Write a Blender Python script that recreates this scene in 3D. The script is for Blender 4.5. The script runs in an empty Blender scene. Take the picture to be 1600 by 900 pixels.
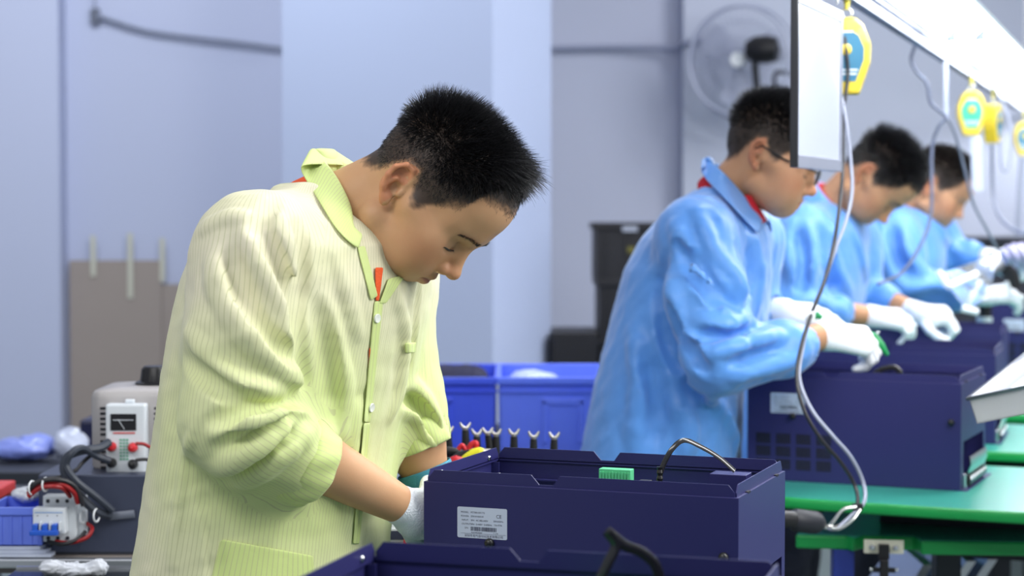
import bpy, bmesh, math, random
import numpy as np
from mathutils import Vector, Matrix

scene = bpy.context.scene
random.seed(4)
rng = np.random.default_rng(7)

# ------------------------------------------------------------------ camera
F_PX = 2950.0                      # focal length in pixels of the 1600 x 900 frame
CAM_H = 1.35
PITCH = math.atan(115.0 / F_PX)
cam_data = bpy.data.cameras.new('camera')
cam = bpy.data.objects.new('camera', cam_data)
scene.collection.objects.link(cam)
cam.location = (0, 0, CAM_H)
cam.rotation_euler = (math.pi / 2 - PITCH, 0, 0)
cam_data.sensor_width = 36.0
cam_data.lens = 36.0 * F_PX / 1600.0
cam_data.clip_start = 0.05
cam_data.dof.use_dof = True
cam_data.dof.focus_distance = 2.56
cam_data.dof.aperture_fstop = 4.2
scene.camera = cam

# ------------------------------------------------------------------ world, lights, exposure
world = bpy.data.worlds.new('world')
scene.world = world
world.use_nodes = True
wn = world.node_tree.nodes
wn['Background'].inputs[0].default_value = (0.82, 0.88, 1.0, 1)
wn['Background'].inputs[1].default_value = 0.44
scene.view_settings.view_transform = 'Standard'
scene.view_settings.look = 'None'
scene.view_settings.gamma = 1.0
scene.view_settings.use_curve_mapping = False
scene.view_settings.exposure = 0.0

def area(name, loc, target, size, power, col=(1, 1, 1)):
    l = bpy.data.lights.new(name, 'AREA')
    l.shape = 'RECTANGLE'; l.size = size[0]; l.size_y = size[1]
    l.energy = power; l.color = col
    o = bpy.data.objects.new(name, l)
    scene.collection.objects.link(o)
    o.location = loc
    o.rotation_euler = (Vector(target) - Vector(loc)).to_track_quat('-Z', 'Y').to_euler()
    return o

# overhead ceiling tubes of the hall (soft, slightly cool), and one added fill lamp
area('ceiling_light_over_line', (1.7, 2.0, 2.5), (0.2, 2.6, 1.1), (0.5, 2.4), 74, (1.0, 0.99, 0.96))
area('ceiling_light_near', (-1.2, 0.9, 2.9), (-0.3, 2.7, 1.0), (2.0, 0.6), 34, (1.0, 0.99, 0.97))
area('ceiling_light_back', (-1.3, 5.2, 3.2), (-1.6, 6.9, 1.2), (1.2, 0.5), 40, (0.88, 0.93, 1.0))
area('ceiling_light_far', (2.0, 4.6, 2.9), (0.9, 4.4, 0.8), (0.5, 3.4), 98, (0.97, 0.98, 1.0))
area('added_fill_light', (2.2, 6.2, 3.1), (0.2, 6.6, 1.3), (0.6, 1.6), 44, (0.95, 0.97, 1.0))  # added fill, no known fixture: brightens the column side and back wall

# ------------------------------------------------------------------ helpers
def P(u, v, Y):
    """world point seen at pixel (u, v) of the photograph at the depth Y"""
    x = (u - 800.0) / F_PX; y = -(v - 450.0) / F_PX
    c, s = math.cos(PITCH), math.sin(PITCH)
    d = np.array([x, c + y * s, y * c - s])
    return np.array([0, 0, CAM_H]) + d * (Y / d[1])

def ray(u, v):
    p = P(u, v, 1.0) - np.array([0, 0, CAM_H])
    return p / np.linalg.norm(p)

def px(n, Y):                       # n pixels at depth Y, in metres
    return n * Y / F_PX

coll = scene.collection

def mesh_obj(name, verts, faces, mat=None, parent=None, smooth=False, mats=None, midx=None):
    me = bpy.data.meshes.new(name)
    verts = np.asarray(verts, dtype=np.float32).reshape(-1, 3)
    if isinstance(faces, np.ndarray) and faces.ndim == 2:
        n, k = faces.shape
        me.vertices.add(len(verts)); me.vertices.foreach_set('co', verts.ravel())
        me.loops.add(n * k); me.loops.foreach_set('vertex_index', faces.astype(np.int32).ravel())
        me.polygons.add(n)
        me.polygons.foreach_set('loop_start', np.arange(0, n * k, k, dtype=np.int32))
        me.update(calc_edges=True)
    else:
        me.from_pydata([tuple(map(float, v)) for v in verts], [], [tuple(f) for f in faces])
    me.validate()
    if mats:
        for m in mats: me.materials.append(m)
    elif mat is not None:
        me.materials.append(mat)
    if midx is not None:
        me.polygons.foreach_set('material_index', np.asarray(midx, dtype=np.int32))
    if smooth:
        me.polygons.foreach_set('use_smooth', np.ones(len(me.polygons), dtype=bool))
    me.update()
    o = bpy.data.objects.new(name, me)
    coll.objects.link(o)
    if parent is not None: o.parent = parent
    return o

def empty(name, loc=(0, 0, 0), rz=0.0):
    o = bpy.data.objects.new(name, None)
    o.empty_display_size = 0.05
    coll.objects.link(o)
    o.location = loc; o.rotation_euler = (0, 0, rz)
    return o

def tag(o, label=None, cat=None, group=None, kind=None):
    if label: o['label'] = label
    if cat: o['category'] = cat
    if group: o['group'] = group
    if kind: o['kind'] = kind
    return o

def copy_tree(o, parent=None):
    c = o.copy(); coll.objects.link(c)
    if parent is not None: c.parent = parent
    for ch in list(o.children): copy_tree(ch, c)
    return c

# ---- materials
def material(name, col, rough=0.5, metal=0.0, noise=0.0, nscale=30.0, bump=0.0, bscale=60.0, emit=None, estr=1.0,
             spec=0.5, coat=0.0, trans=0.0, alpha=1.0, sss=0.0, sheen=0.0, ior=1.45):
    m = bpy.data.materials.new(name); m.use_nodes = True
    nt = m.node_tree; b = nt.nodes['Principled BSDF']
    b.inputs['Base Color'].default_value = (*col, 1)
    b.inputs['Roughness'].default_value = rough
    b.inputs['Metallic'].default_value = metal
    b.inputs['Specular IOR Level'].default_value = spec
    b.inputs['Coat Weight'].default_value = coat
    b.inputs['Transmission Weight'].default_value = trans
    b.inputs['Alpha'].default_value = alpha
    b.inputs['IOR'].default_value = ior
    b.inputs['Subsurface Weight'].default_value = sss
    b.inputs['Subsurface Radius'].default_value = (0.012, 0.005, 0.003)
    b.inputs['Subsurface Scale'].default_value = 1.0
    b.inputs['Sheen Weight'].default_value = sheen
    if emit:
        b.inputs['Emission Color'].default_value = (*emit, 1)
        b.inputs['Emission Strength'].default_value = estr
    if noise or bump:
        tc = nt.nodes.new('ShaderNodeTexCoord')
    if noise:
        n = nt.nodes.new('ShaderNodeTexNoise'); n.inputs['Scale'].default_value = nscale
        n.inputs['Detail'].default_value = 4
        r = nt.nodes.new('ShaderNodeMapRange')
        r.inputs['To Min'].default_value = 1 - noise; r.inputs['To Max'].default_value = 1 + noise
        mx = nt.nodes.new('ShaderNodeVectorMath'); mx.operation = 'SCALE'
        mx.inputs[0].default_value = col
        nt.links.new(tc.outputs['Object'], n.inputs['Vector'])
        nt.links.new(n.outputs['Fac'], r.inputs['Value'])
        nt.links.new(r.outputs[0], mx.inputs['Scale'])
        nt.links.new(mx.outputs[0], b.inputs['Base Color'])
    if bump:
        n2 = nt.nodes.new('ShaderNodeTexNoise'); n2.inputs['Scale'].default_value = bscale
        n2.inputs['Detail'].default_value = 5
        bp = nt.nodes.new('ShaderNodeBump'); bp.inputs['Strength'].default_value = bump
        bp.inputs['Distance'].default_value = 0.01
        nt.links.new(tc.outputs['Object'], n2.inputs['Vector'])
        nt.links.new(n2.outputs['Fac'], bp.inputs['Height'])
        nt.links.new(bp.outputs[0], b.inputs['Normal'])
    return m

def srgb(r, g, b):
    f = lambda c: (c / 255 / 12.92) if c / 255 <= 0.04045 else ((c / 255 + 0.055) / 1.055) ** 2.4
    return (f(r), f(g), f(b))

# ---- hard-surface builder: boxes, prisms, tubes and lathes gathered into ONE mesh
class MB:
    def __init__(s): s.v = []; s.f = []; s.m = []; s.n = 0
    def add(s, verts, faces, mi=0):
        verts = [tuple(map(float, p)) for p in verts]
        s.v += verts; s.f += [tuple(i + s.n for i in f) for f in faces]; s.m += [mi] * len(faces); s.n += len(verts)
        return s
    def box(s, lo, hi, mi=0, bev=0.0, mat=None):
        bm = bmesh.new(); bmesh.ops.create_cube(bm, size=1)
        lo = Vector(lo); hi = Vector(hi); c = (lo + hi) / 2; d = hi - lo
        for v in bm.verts: v.co = Vector((v.co.x * d.x, v.co.y * d.y, v.co.z * d.z)) + c
        if bev > 0: bmesh.ops.bevel(bm, geom=bm.edges[:], offset=bev, segments=2, affect='EDGES', profile=0.6)
        return s.bm(bm, mi, mat)
    def bm(s, bm, mi=0, mat=None):
        if mat is not None: bm.transform(mat)
        bm.verts.index_update()
        s.add([v.co for v in bm.verts], [[v.index for v in f.verts] for f in bm.faces], mi)
        bm.free(); return s
    def tube(s, pts, r, seg=10, mi=0, closed=False, flat=None):
        pts = [np.asarray(p, float) for p in pts]; n = len(pts)
        rr = r if hasattr(r, '__len__') else [r] * n
        T = []
        for i in range(n):
            a = pts[(i - 1) % n] if (closed or i > 0) else pts[i]
            b = pts[(i + 1) % n] if (closed or i < n - 1) else pts[i]
            t = b - a; T.append(t / (np.linalg.norm(t) + 1e-12))
        up = np.array([0, 0, 1.0]) if abs(T[0][2]) < 0.9 else np.array([1.0, 0, 0])
        nrm = np.cross(T[0], up); nrm /= np.linalg.norm(nrm)
        V = []
        for i in range(n):
            nrm = nrm - T[i] * (nrm @ T[i]); nrm /= np.linalg.norm(nrm) + 1e-12
            bn = np.cross(T[i], nrm)
            for k in range(seg):
                a = 2 * math.pi * k / seg
                ca, sa = math.cos(a), math.sin(a)
                if flat: ca *= flat
                V.append(pts[i] + rr[i] * (ca * nrm + sa * bn))
        Fc = []
        for i in range(n if closed else n - 1):
            j = (i + 1) % n
            for k in range(seg):
                Fc.append((i * seg + k, i * seg + (k + 1) % seg, j * seg + (k + 1) % seg, j * seg + k))
        if not closed:
            Fc.append(tuple(range(seg - 1, -1, -1))); Fc.append(tuple((n - 1) * seg + k for k in range(seg)))
        return s.add(V, Fc, mi)
    def lathe(s, prof, seg=32, mi=0, mat=None):     # prof: (r, z) from bottom to top
        V = []; Fc = []
        for r, z in prof:
            for k in range(seg):
                a = 2 * math.pi * k / seg; V.append(Vector((r * math.cos(a), r * math.sin(a), z)))
        for i in range(len(prof) - 1):
            for k in range(seg):
                Fc.append((i * seg + k, i * seg + (k + 1) % seg, (i + 1) * seg + (k + 1) % seg, (i + 1) * seg + k))
        Fc.append(tuple(range(seg - 1, -1, -1))); Fc.append(tuple((len(prof) - 1) * seg + k for k in range(seg)))
        if mat is not None: V = [mat @ v for v in V]
        return s.add(V, Fc, mi)
    def prism(s, poly, h0, h1, mi=0, mat=None):     # polygon in XY, from h0 to h1 in Z (counter-clockwise)
        n = len(poly)
        V = [Vector((p[0], p[1], h0)) for p in poly] + [Vector((p[0], p[1], h1)) for p in poly]
        if mat is not None: V = [mat @ v for v in V]
        Fc = [tuple(range(n - 1, -1, -1)), tuple(range(n, 2 * n))]
        Fc += [(i, (i + 1) % n, n + (i + 1) % n, n + i) for i in range(n)]
        return s.add(V, Fc, mi)
    def build(s, name, mat, parent=None, smooth=False, bevel=0.0):
        mats = mat if isinstance(mat, (list, tuple)) else [mat]
        o = mesh_obj(name, s.v, s.f, parent=parent, smooth=smooth, mats=mats, midx=s.m)
        if smooth: smooth_by_angle(o)
        if bevel > 0:
            b = o.modifiers.new('bevel', 'BEVEL'); b.width = bevel; b.segments = 2; b.limit_method = 'ANGLE'
            b.angle_limit = math.radians(40)
        return o

def smooth_by_angle(o, ang=40):
    me = o.data
    bm = bmesh.new(); bm.from_mesh(me)
    lim = math.radians(ang)
    for e in bm.edges:
        if len(e.link_faces) == 2 and e.calc_face_angle(0) > lim: e.smooth = False
    bm.to_mesh(me); bm.free()

def basis(x, y, z, o):
    m = Matrix.Identity(4)
    for i in range(3):
        m[i][0] = x[i]; m[i][1] = y[i]; m[i][2] = z[i]; m[i][3] = o[i]
    return m

def catmull(pts, n=8, closed=False):
    pts = [np.asarray(p, float) for p in pts]; N = len(pts); out = []
    R = range(N if closed else N - 1)
    for i in R:
        p0 = pts[(i - 1) % N] if (closed or i > 0) else 2 * pts[0] - pts[1]
        p1 = pts[i]; p2 = pts[(i + 1) % N]
        p3 = pts[(i + 2) % N] if (closed or i + 2 < N) else 2 * pts[-1] - pts[-2]
        for k in range(n):
            t = k / n
            out.append(0.5 * ((2 * p1) + (-p0 + p2) * t + (2 * p0 - 5 * p1 + 4 * p2 - p3) * t * t + (-p0 + 3 * p1 - 3 * p2 + p3) * t ** 3))
    if not closed: out.append(pts[-1])
    return out

def nrm(v):
    v = np.asarray(v, float); return v / np.linalg.norm(v)
# ------------------------------------------------------------------ smooth solid modelling (distance fields -> one continuous mesh)
# a primitive is (kind, op, k, data); op: 1 union, -1 carve
def cone(a, b, r1, r2, k=0.02, op=1): return ('cone', op, k, (np.asarray(a, float), np.asarray(b, float), r1, r2))
def ball(c, r, k=0.02, op=1): return cone(c, np.asarray(c, float) + 1e-6, r, r, k, op)
def ell(c, rad, R=None, k=0.02, op=1):
    return ('ell', op, k, (np.asarray(c, float), np.asarray(rad, float), np.eye(3) if R is None else np.asarray(R, float)))
def chain(pts, rs, k=0.01, op=1):
    rs = rs if hasattr(rs, '__len__') else [rs] * len(pts)
    return [cone(pts[i], pts[i + 1], rs[i], rs[i + 1], k, op) for i in range(len(pts) - 1)]
def loft(nodes, yaw, k=0.03, op=1, pw=2.3):
    """nodes: list of (centre xyz, half depth a, half width b), stacked along z; yaw = facing direction"""
    nodes = sorted(nodes, key=lambda n: n[0][2])
    C = np.array([n[0] for n in nodes], float); A = np.array([n[1] for n in nodes]); B = np.array([n[2] for n in nodes])
    return ('loft', op, k, (C, A, B, yaw, pw))
def rbox(c, half, r, R=None, k=0.01, op=1):
    return ('rbox', op, k, (np.asarray(c, float), np.asarray(half, float), r, np.eye(3) if R is None else np.asarray(R, float)))

def grp(prims, k=0.01): return ('grp', 1, k, prims)

def d_prim(p, pr):
    kind, op, k, d = pr
    if kind == 'grp': return field(p, d)
    if kind == 'cone':
        a, b, r1, r2 = d
        ab = b - a; q = p - a
        t = np.clip(q @ ab / (ab @ ab + 1e-12), 0, 1)
        return np.linalg.norm(q - t[:, None] * ab, axis=1) - (r1 + (r2 - r1) * t)
    if kind == 'ell':
        c, rad, R = d
        q = (p - c) @ R                       # columns of R are the local axes
        k0 = np.linalg.norm(q / rad, axis=1); k1 = np.linalg.norm(q / rad ** 2, axis=1) + 1e-9
        return np.where(k0 < 1e-3, -rad.min(), k0 * (k0 - 1) / k1)
    if kind == 'loft':
        C, A, B, yaw, pw = d
        z = p[:, 2]; zc = np.clip(z, C[0, 2], C[-1, 2])
        cx = np.interp(zc, C[:, 2], C[:, 0]); cy = np.interp(zc, C[:, 2], C[:, 1])
        a = np.interp(zc, C[:, 2], A); b = np.interp(zc, C[:, 2], B)
        dx = p[:, 0] - cx; dy = p[:, 1] - cy
        f = dx * math.cos(yaw) + dy * math.sin(yaw); l = -dx * math.sin(yaw) + dy * math.cos(yaw)
        q = (np.abs(f / a) ** pw + np.abs(l / b) ** pw) ** (1 / pw)
        rr = np.sqrt(f * f + l * l) + 1e-9
        side = np.where(q < 1e-3, -np.minimum(a, b), rr * (1 - 1 / np.maximum(q, 1e-3)))
        side = np.maximum(side, -np.minimum(a, b)) * 0.92
        zz = np.abs(z - zc)
        return np.where(zz > 0, np.sqrt(np.maximum(side, 0) ** 2 + zz ** 2) + np.minimum(side, 0) * 0, side)
    if kind == 'rbox':
        c, h, r, R = d
        q = np.abs((p - c) @ R) - (h - r)
        return np.linalg.norm(np.maximum(q, 0), axis=1) + np.minimum(q.max(1), 0) - r

def centre_dists(bc, prims):
    """distance of every primitive at the block centres (groups keep their members' distances too)"""
    out = []
    for pr in prims:
        if pr[0] == 'grp':
            sub = centre_dists(bc, pr[3]); out.append((field(bc, pr[3]), sub))
        else: out.append((d_prim(bc, pr), None))
    return out

def near_only(prims, dl, q, r):
    """leave out the primitives that cannot matter inside block q of half diagonal r"""
    m = min(d[0][q] for d, pr in zip(dl, prims) if pr[1] > 0); res = []
    for (d, sub), pr in zip(dl, prims):
        if (d[q] < m + 2.2 * r + 0.02) if pr[1] > 0 else (d[q] < r * 1.4 + pr[2] + 0.01):
            if sub is not None: pr = ('grp', 1, pr[2], near_only(pr[3], sub, q, r))
            res.append(pr)
    return res

def field(p, prims):
    D = np.full(len(p), 1e3)
    for pr in prims:
        d = d_prim(p, pr); k = pr[2]
        if pr[1] > 0:
            h = np.maximum(k - np.abs(D - d), 0) / k
            D = np.minimum(D, d) - h * h * k * 0.25
        else:
            d = -d
            h = np.maximum(k - np.abs(D - d), 0) / k
            D = np.maximum(D, d) + h * h * k * 0.25
    return D

def grad(p, prims, e=0.0015):
    g = np.zeros_like(p)
    for i in range(3):
        o = np.zeros(3); o[i] = e
        g[:, i] = field(p + o, prims) - field(p - o, prims)
    return g / (np.linalg.norm(g, axis=1, keepdims=True) + 1e-12)

def bounds(prims, pad):
    lo = np.full(3, 1e9); hi = -lo
    for pr in prims:
        if pr[1] < 0: continue
        kind, _, _, d = pr
        if kind == 'grp':
            l2, h2 = bounds(d, 0); lo = np.minimum(lo, l2); hi = np.maximum(hi, h2); continue
        if kind == 'cone':
            for c, r in ((d[0], d[2]), (d[1], d[3])): lo = np.minimum(lo, c - r); hi = np.maximum(hi, c + r)
        elif kind == 'ell': r = d[1].max(); lo = np.minimum(lo, d[0] - r); hi = np.maximum(hi, d[0] + r)
        elif kind == 'loft':
            r = np.array([max(d[1].max(), d[2].max())] * 2 + [0.0]); lo = np.minimum(lo, d[0].min(0) - r); hi = np.maximum(hi, d[0].max(0) + r)
        elif kind == 'rbox': r = np.linalg.norm(d[1]); lo = np.minimum(lo, d[0] - r); hi = np.maximum(hi, d[0] + r)
    return lo - pad, hi + pad

def polygonise(prims, h, extra=None, bs=14):
    """surface nets over a sparse block grid; extra(p) -> displacement added to the field"""
    lo, hi = bounds(prims, 3 * h + 0.004)
    nb = np.ceil((hi - lo) / (h * bs)).astype(int)
    N = nb * bs + 1
    V = np.full(N, 1.0, dtype=np.float32)
    rad = h * bs * 0.5 * 1.7321
    ax = [lo[i] + h * np.arange(N[i]) for i in range(3)]
    bc = np.stack(np.meshgrid(*[lo[i] + h * bs * (np.arange(nb[i]) + 0.5) for i in range(3)], indexing='ij'), -1).reshape(-1, 3)
    bi = np.stack(np.meshgrid(*[np.arange(nb[i]) for i in range(3)], indexing='ij'), -1).reshape(-1, 3)
    Dc = field(bc, prims); dl = centre_dists(bc, prims)
    sgn = np.where(Dc < 0, -1.0, 1.0)
    margin = rad * 1.35 + 0.012
    off = np.arange(bs + 1)
    for q in range(len(bc)):
        i0 = bi[q] * bs
        sl = tuple(slice(i0[i], i0[i] + bs + 1) for i in range(3))
        if abs(Dc[q]) > margin:
            if sgn[q] < 0: V[sl] = np.where(V[sl] == 1.0, -1.0, V[sl])
    for q in np.nonzero(np.abs(Dc) <= margin)[0]:
        i0 = bi[q] * bs
        sl = tuple(slice(i0[i], i0[i] + bs + 1) for i in range(3))
        g = np.stack(np.meshgrid(*[ax[i][sl[i]] for i in range(3)], indexing='ij'), -1).reshape(-1, 3)
        val = field(g, near_only(prims, dl, q, rad))
        if extra is not None: val = val + extra(g)
        V[sl] = val.reshape(bs + 1, bs + 1, bs + 1)
    S = V < 0
    c = [S[a:N[0] - 1 + a, b:N[1] - 1 + b, e:N[2] - 1 + e] for a in (0, 1) for b in (0, 1) for e in (0, 1)]
    allc = c[0].copy(); anyc = c[0].copy()
    for x in c[1:]: allc &= x; anyc |= x
    act = anyc & ~allc
    I, J, K = np.nonzero(act)
    cid = np.full(act.shape, -1, dtype=np.int32); cid[I, J, K] = np.arange(len(I))
    cv = np.stack([V[I + a, J + b, K + e] for a in (0, 1) for b in (0, 1) for e in (0, 1)], 1).astype(float)
    cpos = np.array([(a, b, e) for a in (0, 1) for b in (0, 1) for e in (0, 1)], float)
    acc = np.zeros((len(I), 3)); cnt = np.zeros(len(I))
    for a, b in ((0, 1), (2, 3), (4, 5), (6, 7), (0, 2), (1, 3), (4, 6), (5, 7), (0, 4), (1, 5), (2, 6), (3, 7)):
        va, vb = cv[:, a], cv[:, b]; m = (va < 0) != (vb < 0)
        t = np.where(m, va / np.where(m, va - vb, 1), 0)
        t = np.clip(t, 0, 1)
        acc += np.where(m[:, None], cpos[a] + t[:, None] * (cpos[b] - cpos[a]), 0); cnt += m
    pts = lo + h * (np.stack([I, J, K], 1) + acc / cnt[:, None])
    F = []
    for axn in range(3):
        s0 = [slice(1, -1)] * 3; s0[axn] = slice(0, N[axn] - 1)
        s1 = [slice(1, -1)] * 3; s1[axn] = slice(1, N[axn])
        A = S[tuple(s0)]; B = S[tuple(s1)]
        e = np.nonzero(A != B)
        idx = [e[i] + (0 if i == axn else 1) for i in range(3)]
        inside = A[e]
        o1, o2 = [(1, 2), (2, 0), (0, 1)][axn]
        def cell(d1, d2):
            ii = [x.copy() for x in idx]; ii[o1] -= d1; ii[o2] -= d2
            return cid[ii[0], ii[1], ii[2]]
        q = np.stack([cell(1, 1), cell(0, 1), cell(0, 0), cell(1, 0)], 1)
        q = np.where(inside[:, None], q, q[:, ::-1])
        F.append(q[(q >= 0).all(1)])
    F = np.concatenate(F)
    return pts, F

def relax(v, f, it=1, lam=0.5):
    n = len(v)
    a = np.concatenate([f[:, i] for i in range(4)]); b = np.concatenate([f[:, (i + 1) % 4] for i in range(4)])
    aa = np.concatenate([a, b]); bb = np.concatenate([b, a])
    cnt = np.bincount(aa, minlength=n)[:, None] + 1e-9
    for _ in range(it):
        s = np.stack([np.bincount(aa, weights=v[bb, i], minlength=n) for i in range(3)], 1) / cnt
        v = v + lam * (s - v)
    return v

def march(O, D, prims, t0, t1, step=0.75, n=110):
    """first hit of many lines with the solid at once, or each line's closest approach"""
    t = np.full(len(D), float(t0)); bt = t.copy(); bf = np.full(len(D), 1e9); live = np.arange(len(D))
    for _ in range(n):
        if not len(live): break
        f = field(O[live] + D[live] * t[live][:, None], prims)
        b = f < bf[live]; bf[live[b]] = f[b]; bt[live[b]] = t[live[b]]
        go = (f > 0.0004) & (t[live] < t1); t[live[go]] += np.maximum(f[go] * step, 0.0006); live = live[go]
    return O + D * bt[:, None]

def sights(uv):
    uv = np.asarray(uv, float).reshape(-1, 2)
    return np.tile(np.array([0, 0, CAM_H]), (len(uv), 1)), np.array([ray(u, v) for u, v in uv])

def traces(uv, prims, t0=1.2, t1=9.0):
    O, D = sights(uv); lo, hi = bounds(prims, 0.05); c = (lo + hi) / 2; r = np.linalg.norm(hi - lo) / 2
    t0 = max(t0, np.linalg.norm(c - O[0]) - r)
    return march(O, D, prims, t0, t1)

def trace(u, v, prims): return traces([(u, v)], prims)[0]

def fold_lines(lines, prims, default_w=0.011):
    """fold ridges (+) and valleys (-) drawn along sight lines and laid on the cloth surface.
    line = (kind, width, height, [(u, v), ...])"""
    out = []
    PP = [catmull([np.array(q, float) for q in pts], 4) for _, _, _, pts in lines]
    H = traces(np.concatenate(PP), prims); Nn = grad(H, prims); k0 = 0
    for (kind, w, hgt, _), pp in zip(lines, PP):
        m = len(pp); hit = H[k0:k0 + m]; n = Nn[k0:k0 + m]; k0 += m
        prof = np.sin(np.linspace(0.12, math.pi - 0.12, m)) ** 0.6
        c = hit - kind * n * (w - hgt * prof)[:, None]
        out += chain(list(c), [w] * m, k=w * (1.1 if kind > 0 else 1.0), op=kind)
    return out

def rotm(yaw, pitch, roll=0.0):
    """columns: forward, left, up of a head turned by yaw, nodding down by pitch"""
    cy, sy, cp, sp = math.cos(yaw), math.sin(yaw), math.cos(pitch), math.sin(pitch)
    f = np.array([cp * cy, cp * sy, -sp]); u = np.array([sp * cy, sp * sy, cp]); l = np.cross(u, f)
    cr, sr = math.cos(roll), math.sin(roll)
    l, u = cr * l + sr * u, -sr * l + cr * u
    return np.stack([f, l, u], 1)

def vnoise(p, s, seed=0):
    """cheap smooth noise: sum of warped sines, about -1..1"""
    r = np.random.default_rng(seed); q = p * s; out = 0
    for i in range(4):
        w = r.normal(size=3); w /= np.linalg.norm(w); w2 = r.normal(size=3); w2 /= np.linalg.norm(w2)
        fr = 1.0 + 0.7 * i
        out = out + np.sin(q @ w * fr * 6.28 + 1.7 * np.sin(q @ w2 * fr * 4.1 + r.uniform(0, 6)) + r.uniform(0, 6)) / (1 + 0.6 * i)
    return out / 2.2

def set_attr(o, name, arr):
    a = o.data.attributes.new(name, 'FLOAT', 'POINT'); a.data.foreach_set('value', np.asarray(arr, dtype=np.float32))
# ------------------------------------------------------------------ people: heads, hands, hair, garments
def skin_material(name, col):
    m = bpy.data.materials.new(name); m.use_nodes = True
    nt = m.node_tree; b = nt.nodes['Principled BSDF']; L = nt.links
    b.inputs['Roughness'].default_value = 0.5
    b.inputs['Subsurface Weight'].default_value = 0.12
    b.inputs['Subsurface Radius'].default_value = (1.0, 0.4, 0.25)
    b.inputs['Subsurface Scale'].default_value = 0.008
    b.inputs['Specular IOR Level'].default_value = 0.35
    tc = nt.nodes.new('ShaderNodeTexCoord')
    def mix(a, bcol, fac):
        x = nt.nodes.new('ShaderNodeMix'); x.data_type = 'RGBA'
        if isinstance(a, tuple): x.inputs[6].default_value = (*a, 1)
        else: L.new(a, x.inputs[6])
        x.inputs[7].default_value = (*bcol, 1)
        L.new(fac, x.inputs[0]); return x.outputs[2]
    n = nt.nodes.new('ShaderNodeTexNoise'); n.inputs['Scale'].default_value = 22; n.inputs['Detail'].default_value = 6
    L.new(tc.outputs['Object'], n.inputs['Vector'])
    c = mix(col, (col[0] * 0.86, col[1] * 0.78, col[2] * 0.70), n.outputs['Fac'])
    for an, ac in (('blush', (col[0] * 0.92, col[1] * 0.60, col[2] * 0.55)), ('lip', (0.36, 0.13, 0.115)), ('stubble', (0.022, 0.019, 0.019))):
        a = nt.nodes.new('ShaderNodeAttribute'); a.attribute_name = an
        c = mix(c, ac, a.outputs['Fac'])
    L.new(c, b.inputs['Base Color'])
    n2 = nt.nodes.new('ShaderNodeTexNoise'); n2.inputs['Scale'].default_value = 700; n2.inputs['Detail'].default_value = 2
    L.new(tc.outputs['Object'], n2.inputs['Vector'])
    bp = nt.nodes.new('ShaderNodeBump'); bp.inputs['Strength'].default_value = 0.12; bp.inputs['Distance'].default_value = 0.001
    L.new(n2.outputs['Fac'], bp.inputs['Height']); L.new(bp.outputs[0], b.inputs['Normal'])
    return m

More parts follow.
